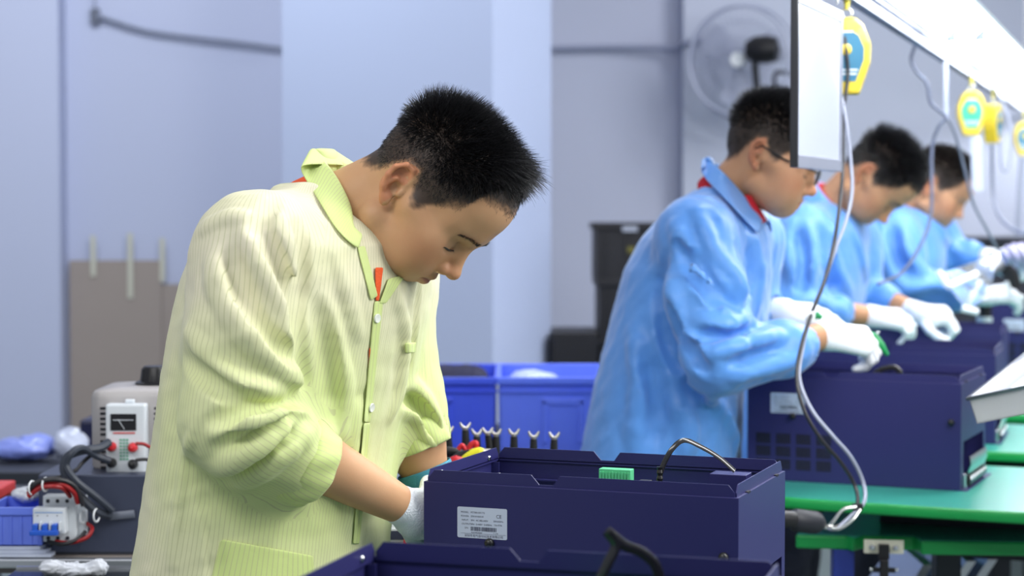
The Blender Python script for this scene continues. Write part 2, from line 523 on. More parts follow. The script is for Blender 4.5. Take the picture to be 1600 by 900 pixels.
class Head:
    def __init__(s, C, yaw, pitch, sc=1.0, roll=0.0, hairline=None):
        s.C = np.asarray(C, float); s.R = rotm(yaw, pitch, roll); s.s = sc
    def w(s, x, y, z): return s.C + s.s * (s.R @ np.array([x, y, z], float))
    def loc(s, p): return ((p - s.C) @ s.R) / s.s
    def prims(s, jowl=1.0, chin=(0.080, -0.078)):
        o = []; q = s.s; W = s.w; R = s.R
        E = lambda c, r, k=0.02, op=1, rot=None: ell(W(*c), np.array(r) * q, R if rot is None else R @ rot, k * q, op)
        Cn = lambda a, b, r1, r2, k=0.015, op=1: cone(W(*a), W(*b), r1 * q, r2 * q, k * q, op)
        o += [E((0.020, 0, 0.046), (0.094, 0.079, 0.084)), E((-0.008, 0, 0.060), (0.068, 0.069, 0.062)), E((-0.012, 0, 0.02), (0.060, 0.064, 0.058))]
        o += [E((0.050, 0, 0.058), (0.068, 0.068, 0.062), 0.02)]
        o += [E((0.058, 0, -0.022), (0.049, 0.055, 0.062), 0.03), E((0.052, 0, -0.058), (0.040, 0.044, 0.034), 0.03)]
        for y in (-1, 1):
            o += [Cn((0.004, y * 0.054, -0.055), (chin[0] - 0.010, y * 0.016, chin[1] - 0.003), 0.022 * jowl, 0.017, 0.035)]
            o += [E((0.059, y * 0.042, -0.020), (0.030, 0.026, 0.026), 0.025)]
            o += [Cn((0.030, y * 0.066, -0.004), (0.064, y * 0.050, -0.012), 0.012, 0.014, 0.03)]
            o += [E((0.060, y * 0.040, -0.050), (0.032, 0.026, 0.030), 0.03)]
            o += [Cn((0.100, y * 0.014, 0.024), (0.074, y * 0.052, 0.025), 0.012, 0.009, 0.02)]
        o += [Cn((chin[0], 0.006, chin[1]), (chin[0], -0.006, chin[1]), 0.016, 0.016, 0.02)]
        o += [E((0.076, 0, -0.052), (0.0225, 0.030, 0.020), 0.018)]                   # muzzle
        for y in (-1, 1):
            o += [E((0.113, y * 0.031, -0.001), (0.0165, 0.0180, 0.0110), 0.014, -1)]   # eye socket
        for y in (-1, 1):
            o += [E((0.0840, y * 0.0305, -0.003), (0.0145, 0.0155, 0.0125), 0.007)]     # lidded eyeball
        o += [Cn((0.1035, 0, 0.006), (0.1195, 0, -0.030), 0.0068, 0.0088, 0.012), E((0.1195, 0, -0.034), (0.0108, 0.0110, 0.0090), 0.008)]
        for y in (-1, 1):
            o += [E((0.108, y * 0.0125, -0.0385), (0.0095, 0.0068, 0.0075), 0.007)]
        for y in (-1, 1):
            o += [E((0.1155, y * 0.0065, -0.0455), (0.0045, 0.0030, 0.0030), 0.003, -1)]
        # lips
        o += [Cn((0.1045, 0.004, -0.0590), (0.0900, 0.022, -0.0645), 0.0062, 0.0034, 0.006), Cn((0.1045, -0.004, -0.0590), (0.0900, -0.022, -0.0645), 0.0062, 0.0034, 0.006)]
        o += [Cn((0.1015, 0.005, -0.0695), (0.0895, 0.018, -0.0675), 0.0068, 0.0038, 0.006), Cn((0.1015, -0.005, -0.0695), (0.0895, -0.018, -0.0675), 0.0068, 0.0038, 0.006)]
        o += [Cn((0.1120, 0, -0.0645), (0.0950, 0.025, -0.0668), 0.0020, 0.0014, 0.003, -1), Cn((0.1120, 0, -0.0645), (0.0950, -0.025, -0.0668), 0.0020, 0.0014, 0.003, -1)]
        # lid creases
        for y in (-1, 1):
            pts = [W(0.1000 - 0.0045 * (t + 1) ** 2 - 0.0012, y * (0.0325 + 0.0150 * t), -0.0075 - 0.0015 * (1 - t * t)) for t in np.linspace(-0.9, 1.2, 9)]
            o += chain(pts, 0.0011 * q, k=0.002 * q, op=-1)
            pts = [W(0.0985 - 0.0045 * (t + 1) ** 2, y * (0.0325 + 0.0145 * t), 0.0040 + 0.001 * (1 - t * t)) for t in np.linspace(-0.9, 1.1, 9)]
            o += chain(pts, 0.0007 * q, k=0.003 * q, op=-1)
        # ears
        a = math.radians(22)
        for y in (-1, 1):
            # ear plane axes: back-out direction, up direction
            ex = np.array([-math.cos(a), y * math.sin(a), 0]); up = nrm(np.array([-0.22, 0, 1.0])); up = nrm(up - ex * (up @ ex)); n = np.cross(ex, up) * 1.0
            if n[1] * y < 0: n = -n
            base = np.array([0.004, y * 0.0725, 0.0])
            A = lambda i, j, kk=0.0: base + ex * i + up * j + n * kk
            rot = np.stack([ex, up, n], 1)
            o += [E(tuple(A(0.013, 0.004, 0.000)), (0.0175, 0.0275, 0.0050), 0.006, 1, rot)]
            rim = [A(-0.001, 0.006, 0.003), A(0.000, 0.021, 0.0045), A(0.008, 0.0305, 0.006), A(0.020, 0.0300, 0.007), A(0.0285, 0.018, 0.0075), A(0.0280, 0.003, 0.007), A(0.0205, -0.012, 0.0055), A(0.012, -0.022, 0.004), A(0.005, -0.027, 0.003)]
            o += [Cn(tuple(rim[i]), tuple(rim[i + 1]), 0.0036, 0.0036, 0.003) for i in range(len(rim) - 1)]
            o += [E(tuple(A(0.005, -0.0235, 0.003)), (0.0075, 0.0085, 0.0052), 0.005, 1, rot)]
            o += [E(tuple(A(0.0155, 0.0145, 0.0065)), (0.0085, 0.0105, 0.0048), 0.003, -1, rot)]
            o += [E(tuple(A(0.0085, -0.0030, 0.0065)), (0.0090, 0.0100, 0.0085), 0.003, -1, rot)]
            o += [Cn(tuple(A(0.0195, -0.006, 0.0045)), tuple(A(0.0165, 0.0075, 0.005)), 0.0028, 0.0028, 0.003), Cn(tuple(A(0.0165, 0.0075, 0.005)), tuple(A(0.004, 0.009, 0.003)), 0.0026, 0.0020, 0.003)]
            o += [E(tuple(A(-0.002, -0.003, 0.004)), (0.0045, 0.0065, 0.0045), 0.003, 1, rot)]
        return o

HAIR_X = [-0.10, -0.060, -0.045, -0.030, -0.018, 0.004, 0.012, 0.022, 0.036, 0.044, 0.063, 0.076, 0.082, 0.100, 0.14]
HAIR_Z = [-0.030, -0.028, -0.016, 0.010, 0.028, 0.034, 0.016, 0.000, -0.004, 0.012, 0.036, 0.046, 0.074, 0.078, 0.078]
def hair_height(L, jit=0.0):
    """how far above the hairline a point of the head (local coordinates) lies"""
    return L[:, 2] - np.interp(L[:, 0], HAIR_X, HAIR_Z) + jit

def strands(roots, dirs, lens, bend, w=0.0006, seg=4, gnd=None):
    """thin tapering three-sided hairs, one mesh"""
    n = len(roots)
    P_ = [roots]; d = dirs.copy()
    for i in range(seg):
        d = d + bend / seg; d /= np.linalg.norm(d, axis=1, keepdims=True)
        P_.append(P_[-1] + d * (lens / seg)[:, None])
    side = np.cross(dirs, rng.normal(size=(n, 3))); side /= np.linalg.norm(side, axis=1, keepdims=True) + 1e-9
    oth = np.cross(dirs, side)
    V = []; F = []
    for i in range(seg + 1):
        ww = (w if np.isscalar(w) else np.asarray(w)[:, None]) * (1 - i / (seg + 0.3))
        for a in (0, 2.094, 4.189):
            V.append(P_[i] + ww * (math.cos(a) * side + math.sin(a) * oth))
    V = np.stack(V, 1)               # n, (seg+1)*3, 3
    base = (np.arange(n) * (seg + 1) * 3)[:, None]
    for i in range(seg):
        for k in range(3):
            q = np.array([i * 3 + k, i * 3 + (k + 1) % 3, (i + 1) * 3 + (k + 1) % 3, (i + 1) * 3 + k])
            F.append(base + q)
    F = np.concatenate(F)
    return V.reshape(-1, 3), F

def make_hair(head, skullprims, parent, mat, n=12000, style='spiky', top_len=0.026, fringe=0.034, side_len=0.006, w=0.00065):
    d = rng.normal(size=(n * 2, 3)); d /= np.linalg.norm(d, axis=1, keepdims=True)
    cen = np.array([0.018, 0, 0.045])
    # march inwards from outside onto the skull surface
    wd = d @ head.R.T
    o = head.C + head.s * (head.R @ cen)
    t = np.full(len(d), 0.16 * head.s); 
    for _ in range(40):
        p = o + wd * t[:, None]; f = field(p, skullprims); t = t - f * 0.8
    p = o + wd * t[:, None]
    L = head.loc(p)
    hh = hair_height(L) + rng.normal(size=len(L)) * 0.0025
    keep = (hh > 0) & (np.abs(L[:, 1]) < 0.09)
    # thinner near the lower edge (clipped sides)
    keep &= rng.random(len(L)) < np.clip(0.25 + hh / 0.03, 0, 1)
    p = p[keep][:n]; L = L[keep][:n]; hh = hh[keep][:n]
    N = grad(p, skullprims)
    topness = np.clip((hh - 0.020) / 0.055, 0, 1) * np.clip((L[:, 2] - 0.045) / 0.045, 0, 1)
    front = np.clip((L[:, 0] - 0.04) / 0.06, 0, 1)
    ln = side_len + (top_len - side_len) * topness ** 0.8
    ln = ln + (fringe - top_len) * front * topness
    ln *= rng.uniform(0.65, 1.2, len(ln)) * head.s
    fw, up, lf = head.R[:, 0], head.R[:, 2], head.R[:, 1]
    # comb direction: forward on top, down at the sides and back, outwards by the surface normal
    cl = vnoise(L, 55, 3)[:, None] * 0.5 * lf + vnoise(L, 48, 5)[:, None] * 0.4 * fw
    comb = fw[None] * (0.55 + 0.6 * front[:, None]) * topness[:, None] - up[None] * (1 - topness[:, None]) * 0.9 + fw[None] * 0.25 * (1 - topness[:, None]) + cl * 0.5
    amt = (0.55 + 0.75 * topness)[:, None] if style == 'spiky' else (0.25 + 0.25 * topness)[:, None]
    dr = N * amt + comb * 0.62 + rng.normal(size=N.shape) * 0.13
    dr /= np.linalg.norm(dr, axis=1, keepdims=True)
    bend = (-up[None] * 0.55 * front[:, None] - N * 0.35) * (0.4 + topness[:, None])
    V, F = strands(p - N * 0.0008, dr, ln, bend, w=w * head.s * np.clip((ln / 0.018) ** 0.5, 0.42, 1.0))
    o = mesh_obj('hair', V, F, mat, parent, smooth=True)
    return o

def make_brows(head, prims, parent, mat):
    for nm, cnt in (('eyebrow', 2), ('eyelashes', 1)):
        for y in (-1, 1):
            Q = []; D_ = []
            for t in (np.repeat(np.linspace(0, 1, 90), 2) if cnt == 2 else np.linspace(-0.95, 1.25, 90)):
                if cnt == 2:
                    Q.append(head.w(0.14, y * (0.013 + 0.037 * t), 0.0185 + 0.008 * math.sin(t * 2.3) - 0.006 * t + rng.normal() * 0.0015 * (1.2 - 0.6 * t)))
                    D_.append(head.R @ nrm([0.25 - 0.35 * t, y * (0.5 + 0.4 * t), 0.45 - 0.6 * t]))
                else:
                    Q.append(head.w(0.13, y * (0.0325 + 0.0150 * t), -0.0080 - 0.0016 * (1 - min(1, t * t))))
                    D_.append(head.R @ nrm([0.70 - 0.5 * max(t, 0), y * (0.25 + 0.6 * max(t, 0)), -0.65]))
            Q = np.array(Q); D_ = np.array(D_) + rng.normal(size=(len(Q), 3)) * 0.08
            H = march(Q, np.tile(-head.R[:, 0], (len(Q), 1)), prims, 0.0, 0.2)
            if cnt == 1:
                L = head.loc(H); k_ = np.exp(-np.abs(np.arange(-8, 9)) / 4.0); k_ /= k_.sum()
                Hs = np.stack([np.convolve(np.pad(H[:, i], 8, mode='edge'), k_, 'valid') for i in range(3)], 1)
                m_ = MB().tube(list(Hs[::4] + head.R[:, 0] * 0.0004), list(np.interp(np.linspace(0, 1, len(Hs[::4])), [0, .3, .8, 1], [.0003, .0009, .0010, .0004])), 6)
                V, F = strands(Hs[::2], D_[::2], np.full(len(Hs[::2]), 0.0034 * head.s), np.tile(head.R[:, 2] * 0.5, (len(Hs[::2]), 1)), w=0.0003, seg=2)
                m_.add(V, F.tolist()); m_.build(nm, mat, parent); continue
            if cnt == 2: V, F = strands(H, D_, np.full(len(Q), 0.0065 * head.s), -D_ * 0.05, w=0.00035, seg=2)
            else: V, F = strands(H, D_, np.full(len(Q), 0.0040 * head.s), np.tile(head.R[:, 2] * 0.5, (len(Q), 1)), w=0.00045, seg=3)
            mesh_obj(nm, V, F, mat, parent)

FINGERS = [(0.030, 0.083, (0.040, 0.024, 0.019), 0.0088), (0.0095, 0.088, (0.044, 0.028, 0.020), 0.0090),
           (-0.0105, 0.085, (0.040, 0.026, 0.020), 0.0086), (-0.0290, 0.077, (0.031, 0.019, 0.017), 0.0078)]
def hand_prims(wr, d, back, thumb, curls, add=0.0, sc=1.0, thumb_dir=(0.55, 0.75, -0.35), thumb_curl=0.35, cuff=None, spread=0.06):
    """wr wrist centre; d finger direction; back = back-of-hand normal; thumb = +1/-1 side of d x back"""
    d = nrm(d); back = nrm(np.asarray(back, float) - d * (np.asarray(back, float) @ d)); t = np.cross(d, back) * thumb
    W = lambda i, j, k=0.0: wr + sc * (d * i + t * j + back * k)
    o = []
    r0 = 0.0135 * sc + add
    for (y, x, _, r) in FINGERS:
        o.append(cone(W(0.008, y * 0.55), W(x, y, 0.001), 0.0150 * sc + add, 0.0122 * sc + add, 0.014))
    o.append(cone(W(0.012, 0.012, -0.006), W(0.055, 0.030, -0.008), 0.016 * sc + add, 0.012 * sc + add, 0.012))
    o.append(cone(W(0.0, 0), W(0.02, 0), 0.0215 * sc + add, 0.019 * sc + add, 0.014))
    for i, (y, x, ls, r) in enumerate(FINGERS):
        p = W(x, y, 0.001); c = curls[i] if hasattr(curls[i], '__len__') else (curls[i], curls[i] * 1.2, curls[i] * 0.7)
        ang = 0.0; rr = r * sc + add
        fan = y * spread / 0.03
        for l, a in zip(ls, c):
            ang += a
            dd = nrm(math.cos(ang) * (d + t * fan) - math.sin(ang) * back)
            q = p + dd * l * sc
            o.append(cone(p, q, rr, rr * 0.93, 0.0025)); p = q; rr *= 0.93
    p = W(0.018, 0.026, -0.006); dd = nrm(d * thumb_dir[0] + t * thumb_dir[1] + back * thumb_dir[2]); rr = 0.0112 * sc + add
    for i, l in enumerate((0.042, 0.031, 0.024)):
        q = p + dd * l * sc; o.append(cone(p, q, rr, rr * 0.94, 0.006 if i == 0 else 0.0025)); p = q; rr *= 0.93
        dd = nrm(dd + thumb_curl * (d * 0.8 - t * 0.75))
    return o

def cloth_material(name, col, col2=None, stripes=False, line=None, rough=0.62, transl=0.0, sheen=0.15, bscale=26, bstr=0.35, layer=None):
    m = bpy.data.materials.new(name); m.use_nodes = True
    nt = m.node_tree; b = nt.nodes['Principled BSDF']; L = nt.links
    b.inputs['Roughness'].default_value = rough
    b.inputs['Sheen Weight'].default_value = sheen
    b.inputs['Specular IOR Level'].default_value = 0.35
    tc = nt.nodes.new('ShaderNodeTexCoord')
    n = nt.nodes.new('ShaderNodeTexNoise'); n.inputs['Scale'].default_value = 5; n.inputs['Detail'].default_value = 3
    L.new(tc.outputs['Object'], n.inputs['Vector'])
    x = nt.nodes.new('ShaderNodeMix'); x.data_type = 'RGBA'
    x.inputs[6].default_value = (*col, 1); x.inputs[7].default_value = (*(col2 or col), 1)
    mr = nt.nodes.new('ShaderNodeMapRange'); mr.inputs['From Min'].default_value = 0.35; mr.inputs['From Max'].default_value = 0.65
    L.new(n.outputs['Fac'], mr.inputs['Value']); L.new(mr.outputs[0], x.inputs[0]); c = x.outputs[2]
    if layer:
        a = nt.nodes.new('ShaderNodeAttribute'); a.attribute_name = 'layer'
        x2 = nt.nodes.new('ShaderNodeMix'); x2.data_type = 'RGBA'; x2.inputs[7].default_value = (*layer, 1)
        L.new(c, x2.inputs[6]); L.new(a.outputs['Fac'], x2.inputs[0]); c = x2.outputs[2]
    if stripes:
        a = nt.nodes.new('ShaderNodeAttribute'); a.attribute_name = 'stripe'
        mu = nt.nodes.new('ShaderNodeMath'); mu.operation = 'MULTIPLY'; mu.inputs[1].default_value = 1 / 0.0064
        fr = nt.nodes.new('ShaderNodeMath'); fr.operation = 'FRACT'
        lt = nt.nodes.new('ShaderNodeMath'); lt.operation = 'LESS_THAN'; lt.inputs[1].default_value = 0.17
        m2 = nt.nodes.new('ShaderNodeMath'); m2.operation = 'MULTIPLY'; m2.inputs[1].default_value = 0.6
        L.new(a.outputs['Fac'], mu.inputs[0]); L.new(mu.outputs[0], fr.inputs[0]); L.new(fr.outputs[0], lt.inputs[0]); L.new(lt.outputs[0], m2.inputs[0])
        x3 = nt.nodes.new('ShaderNodeMix'); x3.data_type = 'RGBA'; x3.inputs[7].default_value = (*line, 1)
        L.new(c, x3.inputs[6]); L.new(m2.outputs[0], x3.inputs[0]); c = x3.outputs[2]
    L.new(c, b.inputs['Base Color'])
    n2 = nt.nodes.new('ShaderNodeTexNoise'); n2.inputs['Scale'].default_value = bscale; n2.inputs['Detail'].default_value = 5; n2.inputs['Distortion'].default_value = 0.6
    L.new(tc.outputs['Object'], n2.inputs['Vector'])
    bp = nt.nodes.new('ShaderNodeBump'); bp.inputs['Strength'].default_value = bstr; bp.inputs['Distance'].default_value = 0.006
    L.new(n2.outputs['Fac'], bp.inputs['Height']); L.new(bp.outputs[0], b.inputs['Normal'])
    if transl > 0:
        tr = nt.nodes.new('ShaderNodeBsdfTranslucent'); L.new(c, tr.inputs['Color'])
        ms = nt.nodes.new('ShaderNodeMixShader'); ms.inputs[0].default_value = transl
        out = nt.nodes['Material Output']
        L.new(b.outputs[0], ms.inputs[1]); L.new(tr.outputs[0], ms.inputs[2]); L.new(ms.outputs[0], out.inputs['Surface'])
    return m

def garment(name, prims, h, mat, parent, arms, torso, yaw, wr_seed=1, wr_amp=0.0022, it=1, layerf=None):
    """cloth solid with fine crumple; arms = list of polylines, for the run of the stripes"""
    def extra(p): return wr_amp * vnoise(p * np.array([1, 1, 0.55]), 13, wr_seed) + wr_amp * 0.6 * vnoise(p, 27, wr_seed + 9)
    v, f = polygonise(prims, h, extra)
    v = relax(v, f, it, 0.4)
    o = mesh_obj(name, v, f, mat, parent, smooth=True)
    C = torso[3][0]; zc = np.clip(v[:, 2], C[0, 2], C[-1, 2])
    cx = np.interp(zc, C[:, 2], C[:, 0]); cy = np.interp(zc, C[:, 2], C[:, 1])
    ang = np.arctan2(v[:, 1] - cy, v[:, 0] - cx)
    ang = np.mod(ang - math.radians(95), 2 * math.pi)          # seam at the far side
    st = ang * 0.205; lay = np.zeros(len(v))
    dt = d_prim(v, torso)
    best = dt + 0.012
    for pl, rad in arms:
        for i in range(len(pl) - 1):
            a, b = np.asarray(pl[i]), np.asarray(pl[i + 1]); ab = b - a; t = np.clip((v - a) @ ab / (ab @ ab), 0, 1)
            q = v - a - t[:, None] * ab; dd = np.linalg.norm(q, axis=1) - rad
            ax = nrm(ab); e1 = nrm(np.cross(ax, [0, 1, 0])); e2 = np.cross(ax, e1)
            s = np.mod(np.arctan2(q @ e2, q @ e1) + math.pi * 0.5 + 1e-4, 2 * math.pi) * rad
            m = dd < best; st = np.where(m, s, st); best = np.where(m, dd, best)
    set_attr(o, 'stripe', st + 10)
    if layerf is not None: lay = layerf(v)
    set_attr(o, 'layer', lay)
    return o

def sheet(name, grid, thick, mat, parent, sub=1, smooth=True, stripe=None):
    """closed thin cloth panel from a grid of points (rows x cols x 3)"""
    g = np.asarray(grid, float); r, c, _ = g.shape
    F = [(i * c + j, i * c + j + 1, (i + 1) * c + j + 1, (i + 1) * c + j) for i in range(r - 1) for j in range(c - 1)]
    o = mesh_obj(name, g.reshape(-1, 3), F, mat, parent, smooth=smooth)
    if stripe is not None: set_attr(o, 'stripe', np.asarray(stripe).ravel())
    if stripe is not None: set_attr(o, 'layer', np.ones(r * c))
    s = o.modifiers.new('thickness', 'SOLIDIFY'); s.thickness = thick; s.offset = 1
    if sub:
        m = o.modifiers.new('soft', 'SUBSURF'); m.levels = sub; m.render_levels = sub
    return o

def patch(name, quad, prims, lift, thick, mat, parent, nu=14, nv=14, stripe_w=None):
    """panel lying on the cloth: quad corners in photo pixels tl, tr, br, bl (or a grid of them)"""
    tl, tr, br, bl = [np.array(q, float) for q in quad]
    uv = []
    for i in range(nv):
        for j in range(nu):
            a = i / (nv - 1); b = j / (nu - 1)
            uv.append((tl * (1 - b) + tr * b) * (1 - a) + (bl * (1 - b) + br * b) * a)
    G = traces(uv, prims).reshape(nv, nu, 3); n = grad(G.reshape(-1, 3), prims).reshape(G.shape)
    G = G + n * lift
    st = None
    if stripe_w:
        st = np.tile(np.linspace(0, stripe_w, nu), (nv, 1)) + 3
    # outward orientation for the solidify
    e = np.cross(G[0, 1] - G[0, 0], G[1, 0] - G[0, 0])
    if e @ n[0, 0] < 0: G = G[:, ::-1]
    return sheet(name, G, thick, mat, parent, sub=1, stripe=st)

def finish_body(prims, h, head, mat, parent, it=1, crop=False):
    v, f = polygonise(prims, h)
    v = relax(v, f, it, 0.35)
    o = mesh_obj('body', v, f, mat, parent, smooth=True)
    L = head.loc(v)
    near = np.linalg.norm(L, axis=1) < 0.19
    hh = hair_height(L)
    ear = (np.abs(L[:, 1]) > 0.0775) & (L[:, 2] < 0.037) & (L[:, 2] > -0.036) & (L[:, 0] < 0.004) & (L[:, 0] > -0.045)
    nose = vnoise(L, 60, 2) * 0.004
    stub = np.clip((hh + nose + 0.002) / 0.014, 0, 1) ** 0.7 * near
    stub[ear] = 0
    g = lambda c, s: np.exp(-(((L - np.array(c)) / np.array(s)) ** 2).sum(1))
    lip = np.clip((g((0.103, 0, -0.0645), (0.018, 0.021, 0.0085)) - 0.45) * 3.2, 0, 1) * (L[:, 0] > 0.086)
    bl = 0.5 * g((0.08, 0.055, -0.03), (0.04, 0.03, 0.025)) + 0.5 * g((0.08, -0.055, -0.03), (0.04, 0.03, 0.025)) + 0.55 * g((0.12, 0, -0.036), (0.02, 0.02, 0.013)) + 0.75 * ear * near
    set_attr(o, 'stubble', stub * 0.93); set_attr(o, 'lip', lip * 0.75); set_attr(o, 'blush', np.clip(bl, 0, 1))
    return o

def leaf_collar(top, mid, out, neckp, jk, torso, cen, yaw, mat, parent, thick=0.0022):
    """turned-down collar: near half laid on neck and shoulder, far half mirrored through the spine plane"""
    Lv = np.array([-math.sin(yaw), math.cos(yaw), 0])
    def on(pxs, pr, lift):
        h_ = traces(pxs, pr); return h_ + grad(h_, pr) * lift
    full = []
    for r_ in (on(top, neckp, 0.004), on(mid, neckp + [torso], 0.010), on(out, jk, 0.005)):
        mir = r_ - 2 * ((r_ - cen) @ Lv)[:, None] * Lv[None]
        full.append(catmull(list(mir[::-1]) + list(r_), 3))
    G = np.array(full)
    G = np.stack([G[0] * [1, 1, 1] - [0, 0, 0.028], G[0]] + [G[0] * (1 - t) + G[1] * t + np.array([0, 0, 0.006]) * math.sin(t * 3.14) for t in (0.35, 0.7)] + [G[1] * (1 - t) + G[2] * t for t in (0, 0.35, 0.7, 1)])
    return sheet('collar', G[:, ::-1], thick, mat, parent, sub=1, stripe=np.tile(np.linspace(0, 0.60, G.shape[1]), (G.shape[0], 1)))
# ------------------------------------------------------------------ the hall
M_wall = material('painted_wall', srgb(176, 183, 208), rough=0.75, noise=0.02, nscale=1.2, bump=0.03, bscale=30)
M_pillar = material('painted_pillar', srgb(162, 173, 200), rough=0.75, noise=0.02, nscale=1.5)
M_floor = material('grey_green_floor', srgb(118, 132, 130), rough=0.45, noise=0.12, nscale=3)
M_cable = material('grey_cable', srgb(126, 132, 152), rough=0.6)
def structure(name, mb, mat, bevel=0.0):
    o = mb.build(name, mat, bevel=bevel); o['kind'] = 'structure'; return o
def rotbox(cx, cy, w, d, z0, z1, yaw):
    c, s = math.cos(yaw), math.sin(yaw)
    return MB().prism([(cx + x * c - y * s, cy + x * s + y * c) for x, y in ((-w / 2, -d / 2), (w / 2, -d / 2), (w / 2, d / 2), (-w / 2, d / 2))], z0, z1)
HC = 3.4
structure('floor', MB().box((-4.5, -2.5, -0.1), (6.0, 9.2, 0.0)), M_floor)
structure('wall_back', MB().box((-1.0, 8.5, 0), (6.0, 8.7, HC)), material('painted_back_wall', srgb(190, 195, 215), rough=0.75, noise=0.02, nscale=1.2))
structure('wall_left', MB().box((-4.5, 7.2, 0), (-0.55, 7.4, HC)), M_wall)
structure('wall_pier', MB().box((-4.5, 7.08, 0), (P(94, 400, 7.08)[0], 7.2, HC)), M_wall)
structure('trim_1', MB().box((P(1067, 400, 8.38)[0], 8.38, 0), (6.0, 8.5, HC)), material('pilaster_paint', srgb(194, 200, 218), rough=0.75))
# square column turned with the line
cx0 = P(441, 400, 6.45); cx1 = P(771, 400, 6.18)
ex = nrm([cx1[0] - cx0[0], cx1[1] - cx0[1]]); ey = np.array([-ex[1], ex[0]]); Wc = math.hypot(cx1[0] - cx0[0], cx1[1] - cx0[1])
ey2 = nrm([math.sin(math.radians(20)), math.cos(math.radians(20))]); Dc = 0.60
# far right corner is seen at u = 860
for _d in np.linspace(0.1, 1.5, 400):
    q = cx1[:2] + ey2 * _d
    if 800 + F_PX * q[0] / q[1] >= 861: Dc = _d; break
structure('wall_column', MB().prism([tuple(cx0[:2]), tuple(cx1[:2]), tuple(cx1[:2] + ey2 * Dc), tuple(cx0[:2] + ey2 * Dc)], 0, HC), M_pillar, 0.004)

# cables on the walls
def cable(name, pts, r, mat, label=None, cat='cable', group=None, n=8, flat=None, parent=None, seg=8):
    o = MB().tube(catmull(pts, n), r, seg, flat=flat).build(name, mat, parent, smooth=True)
    if label: tag(o, label, cat, group)
    return o
c = cable('wall_cable', [P(*q) for q in ((152, 24, 7.17), (175, 32, 7.17), (230, 48, 7.17), (300, 58, 7.17), (370, 66, 7.17), (445, 76, 7.17))], 0.008, M_cable, 'grey cable drooping across the pale wall left of the column')
MB().box(P(144, 38, 7.2) - np.array([0, 0.03, 0]), P(156, 14, 7.19)).build('cable_clip', material('clip_grey', srgb(90, 96, 112)), c)
MB().tube([P(147, 14, 7.17), P(150, -40, 7.17)], 0.003, 6).build('thin_lead', M_cable, c)
cable('wall_conduit', [P(*q) for q in ((840, 76, 8.46), (950, 74, 8.46), (1060, 74, 8.42), (1066, 68, 8.36), (1110, 63, 8.34), (1140, 70, 8.30), (1155, 92, 8.2))], 0.013, material('conduit_grey', srgb(150, 156, 180)), 'thin grey conduit running level along the back wall to the fan', 'pipe')

# cardboard leaning on the recess wall
M_card = material('grey_brown_cardboard', srgb(150, 140, 134), rough=0.85, noise=0.05, nscale=4)
M_tape = material('pale_tape', srgb(190, 190, 176), rough=0.5)
def leaning(u0, u1, v0, Y, label):
    a = P(u0, v0, Y); b = P(u1, v0, Y)
    o = MB().box((a[0], Y, 0.0), (b[0], Y + 0.006, a[2])).build('cardboard_sheet', M_card, bevel=0.001)
    tag(o, label, 'cardboard', 'cardboard sheets against the wall'); return o
s1 = leaning(108, 252, 407, 7.17, 'taller grey brown cardboard sheet taped against the wall, next to the left pillar')
s2 = leaning(246, 380, 444, 7.18, 'lower grey brown cardboard sheet against the wall, right behind the yellow jacket')
for u, v0, v1, p in ((145, 368, 432, s1), (203, 364, 466, s1), (253, 372, 440, s2)):
    MB().box(P(u - 3, v1, 7.165), P(u + 4, v0, 7.1635)).build('tape', M_tape, p)
# ------------------------------------------------------------------ navy sheet-metal cases (five alike)
M_black = material('black_plastic', (0.012, 0.012, 0.014), rough=0.4)
M_navy = material('navy_powder_coat', srgb(40, 40, 94), rough=0.42, spec=0.5, noise=0.03, nscale=8, bump=0.04, bscale=900)
M_slot = material('dark_slot', (0.004, 0.004, 0.010), rough=0.6)
M_chrome = material('bright_steel', (0.75, 0.76, 0.78), rough=0.2, metal=1.0)
M_label = material('label_paper', srgb(196, 206, 226), rough=0.5)
M_ink = material('label_ink', srgb(52, 56, 78), rough=0.6)
M_pcb = material('circuit_green', srgb(20, 70, 60), rough=0.4)
M_tgreen = material('terminal_green', srgb(92, 196, 140), rough=0.45)
M_ribbon = material('black_flat_cable', (0.015, 0.015, 0.017), rough=0.25, coat=0.5)
M_rubber = material('black_rubber', (0.012, 0.012, 0.014), rough=0.35)
BW, BD, BH = 0.43, 0.271, 0.209
LIP = 0.0155

def text_mesh(body, size):
    cu = bpy.data.curves.new('lettering', 'FONT'); cu.body = body; cu.size = size
    o = bpy.data.objects.new('lettering', cu); coll.objects.link(o)
    dg = bpy.context.evaluated_depsgraph_get(); me = bpy.data.meshes.new_from_object(o.evaluated_get(dg))
    v = [tuple(p.co) for p in me.vertices]; f = [tuple(p.vertices) for p in me.polygons]
    bpy.data.objects.remove(o); bpy.data.curves.remove(cu); bpy.data.meshes.remove(me)
    return v, f

def lip_poly(L, notch=True, ch=0.010, e0=0.006):
    h = LIP; p = [(e0, -0.004), (L - e0, -0.004), (L - e0, h - ch), (L - e0 - ch * 0.8, h)]
    if notch: p += [(0.445 * L, h), (0.424 * L, 0.003), (0.378 * L, 0.003), (0.352 * L, h)]
    p += [(e0 + ch * 0.8, h), (e0, h - ch)]
    return p

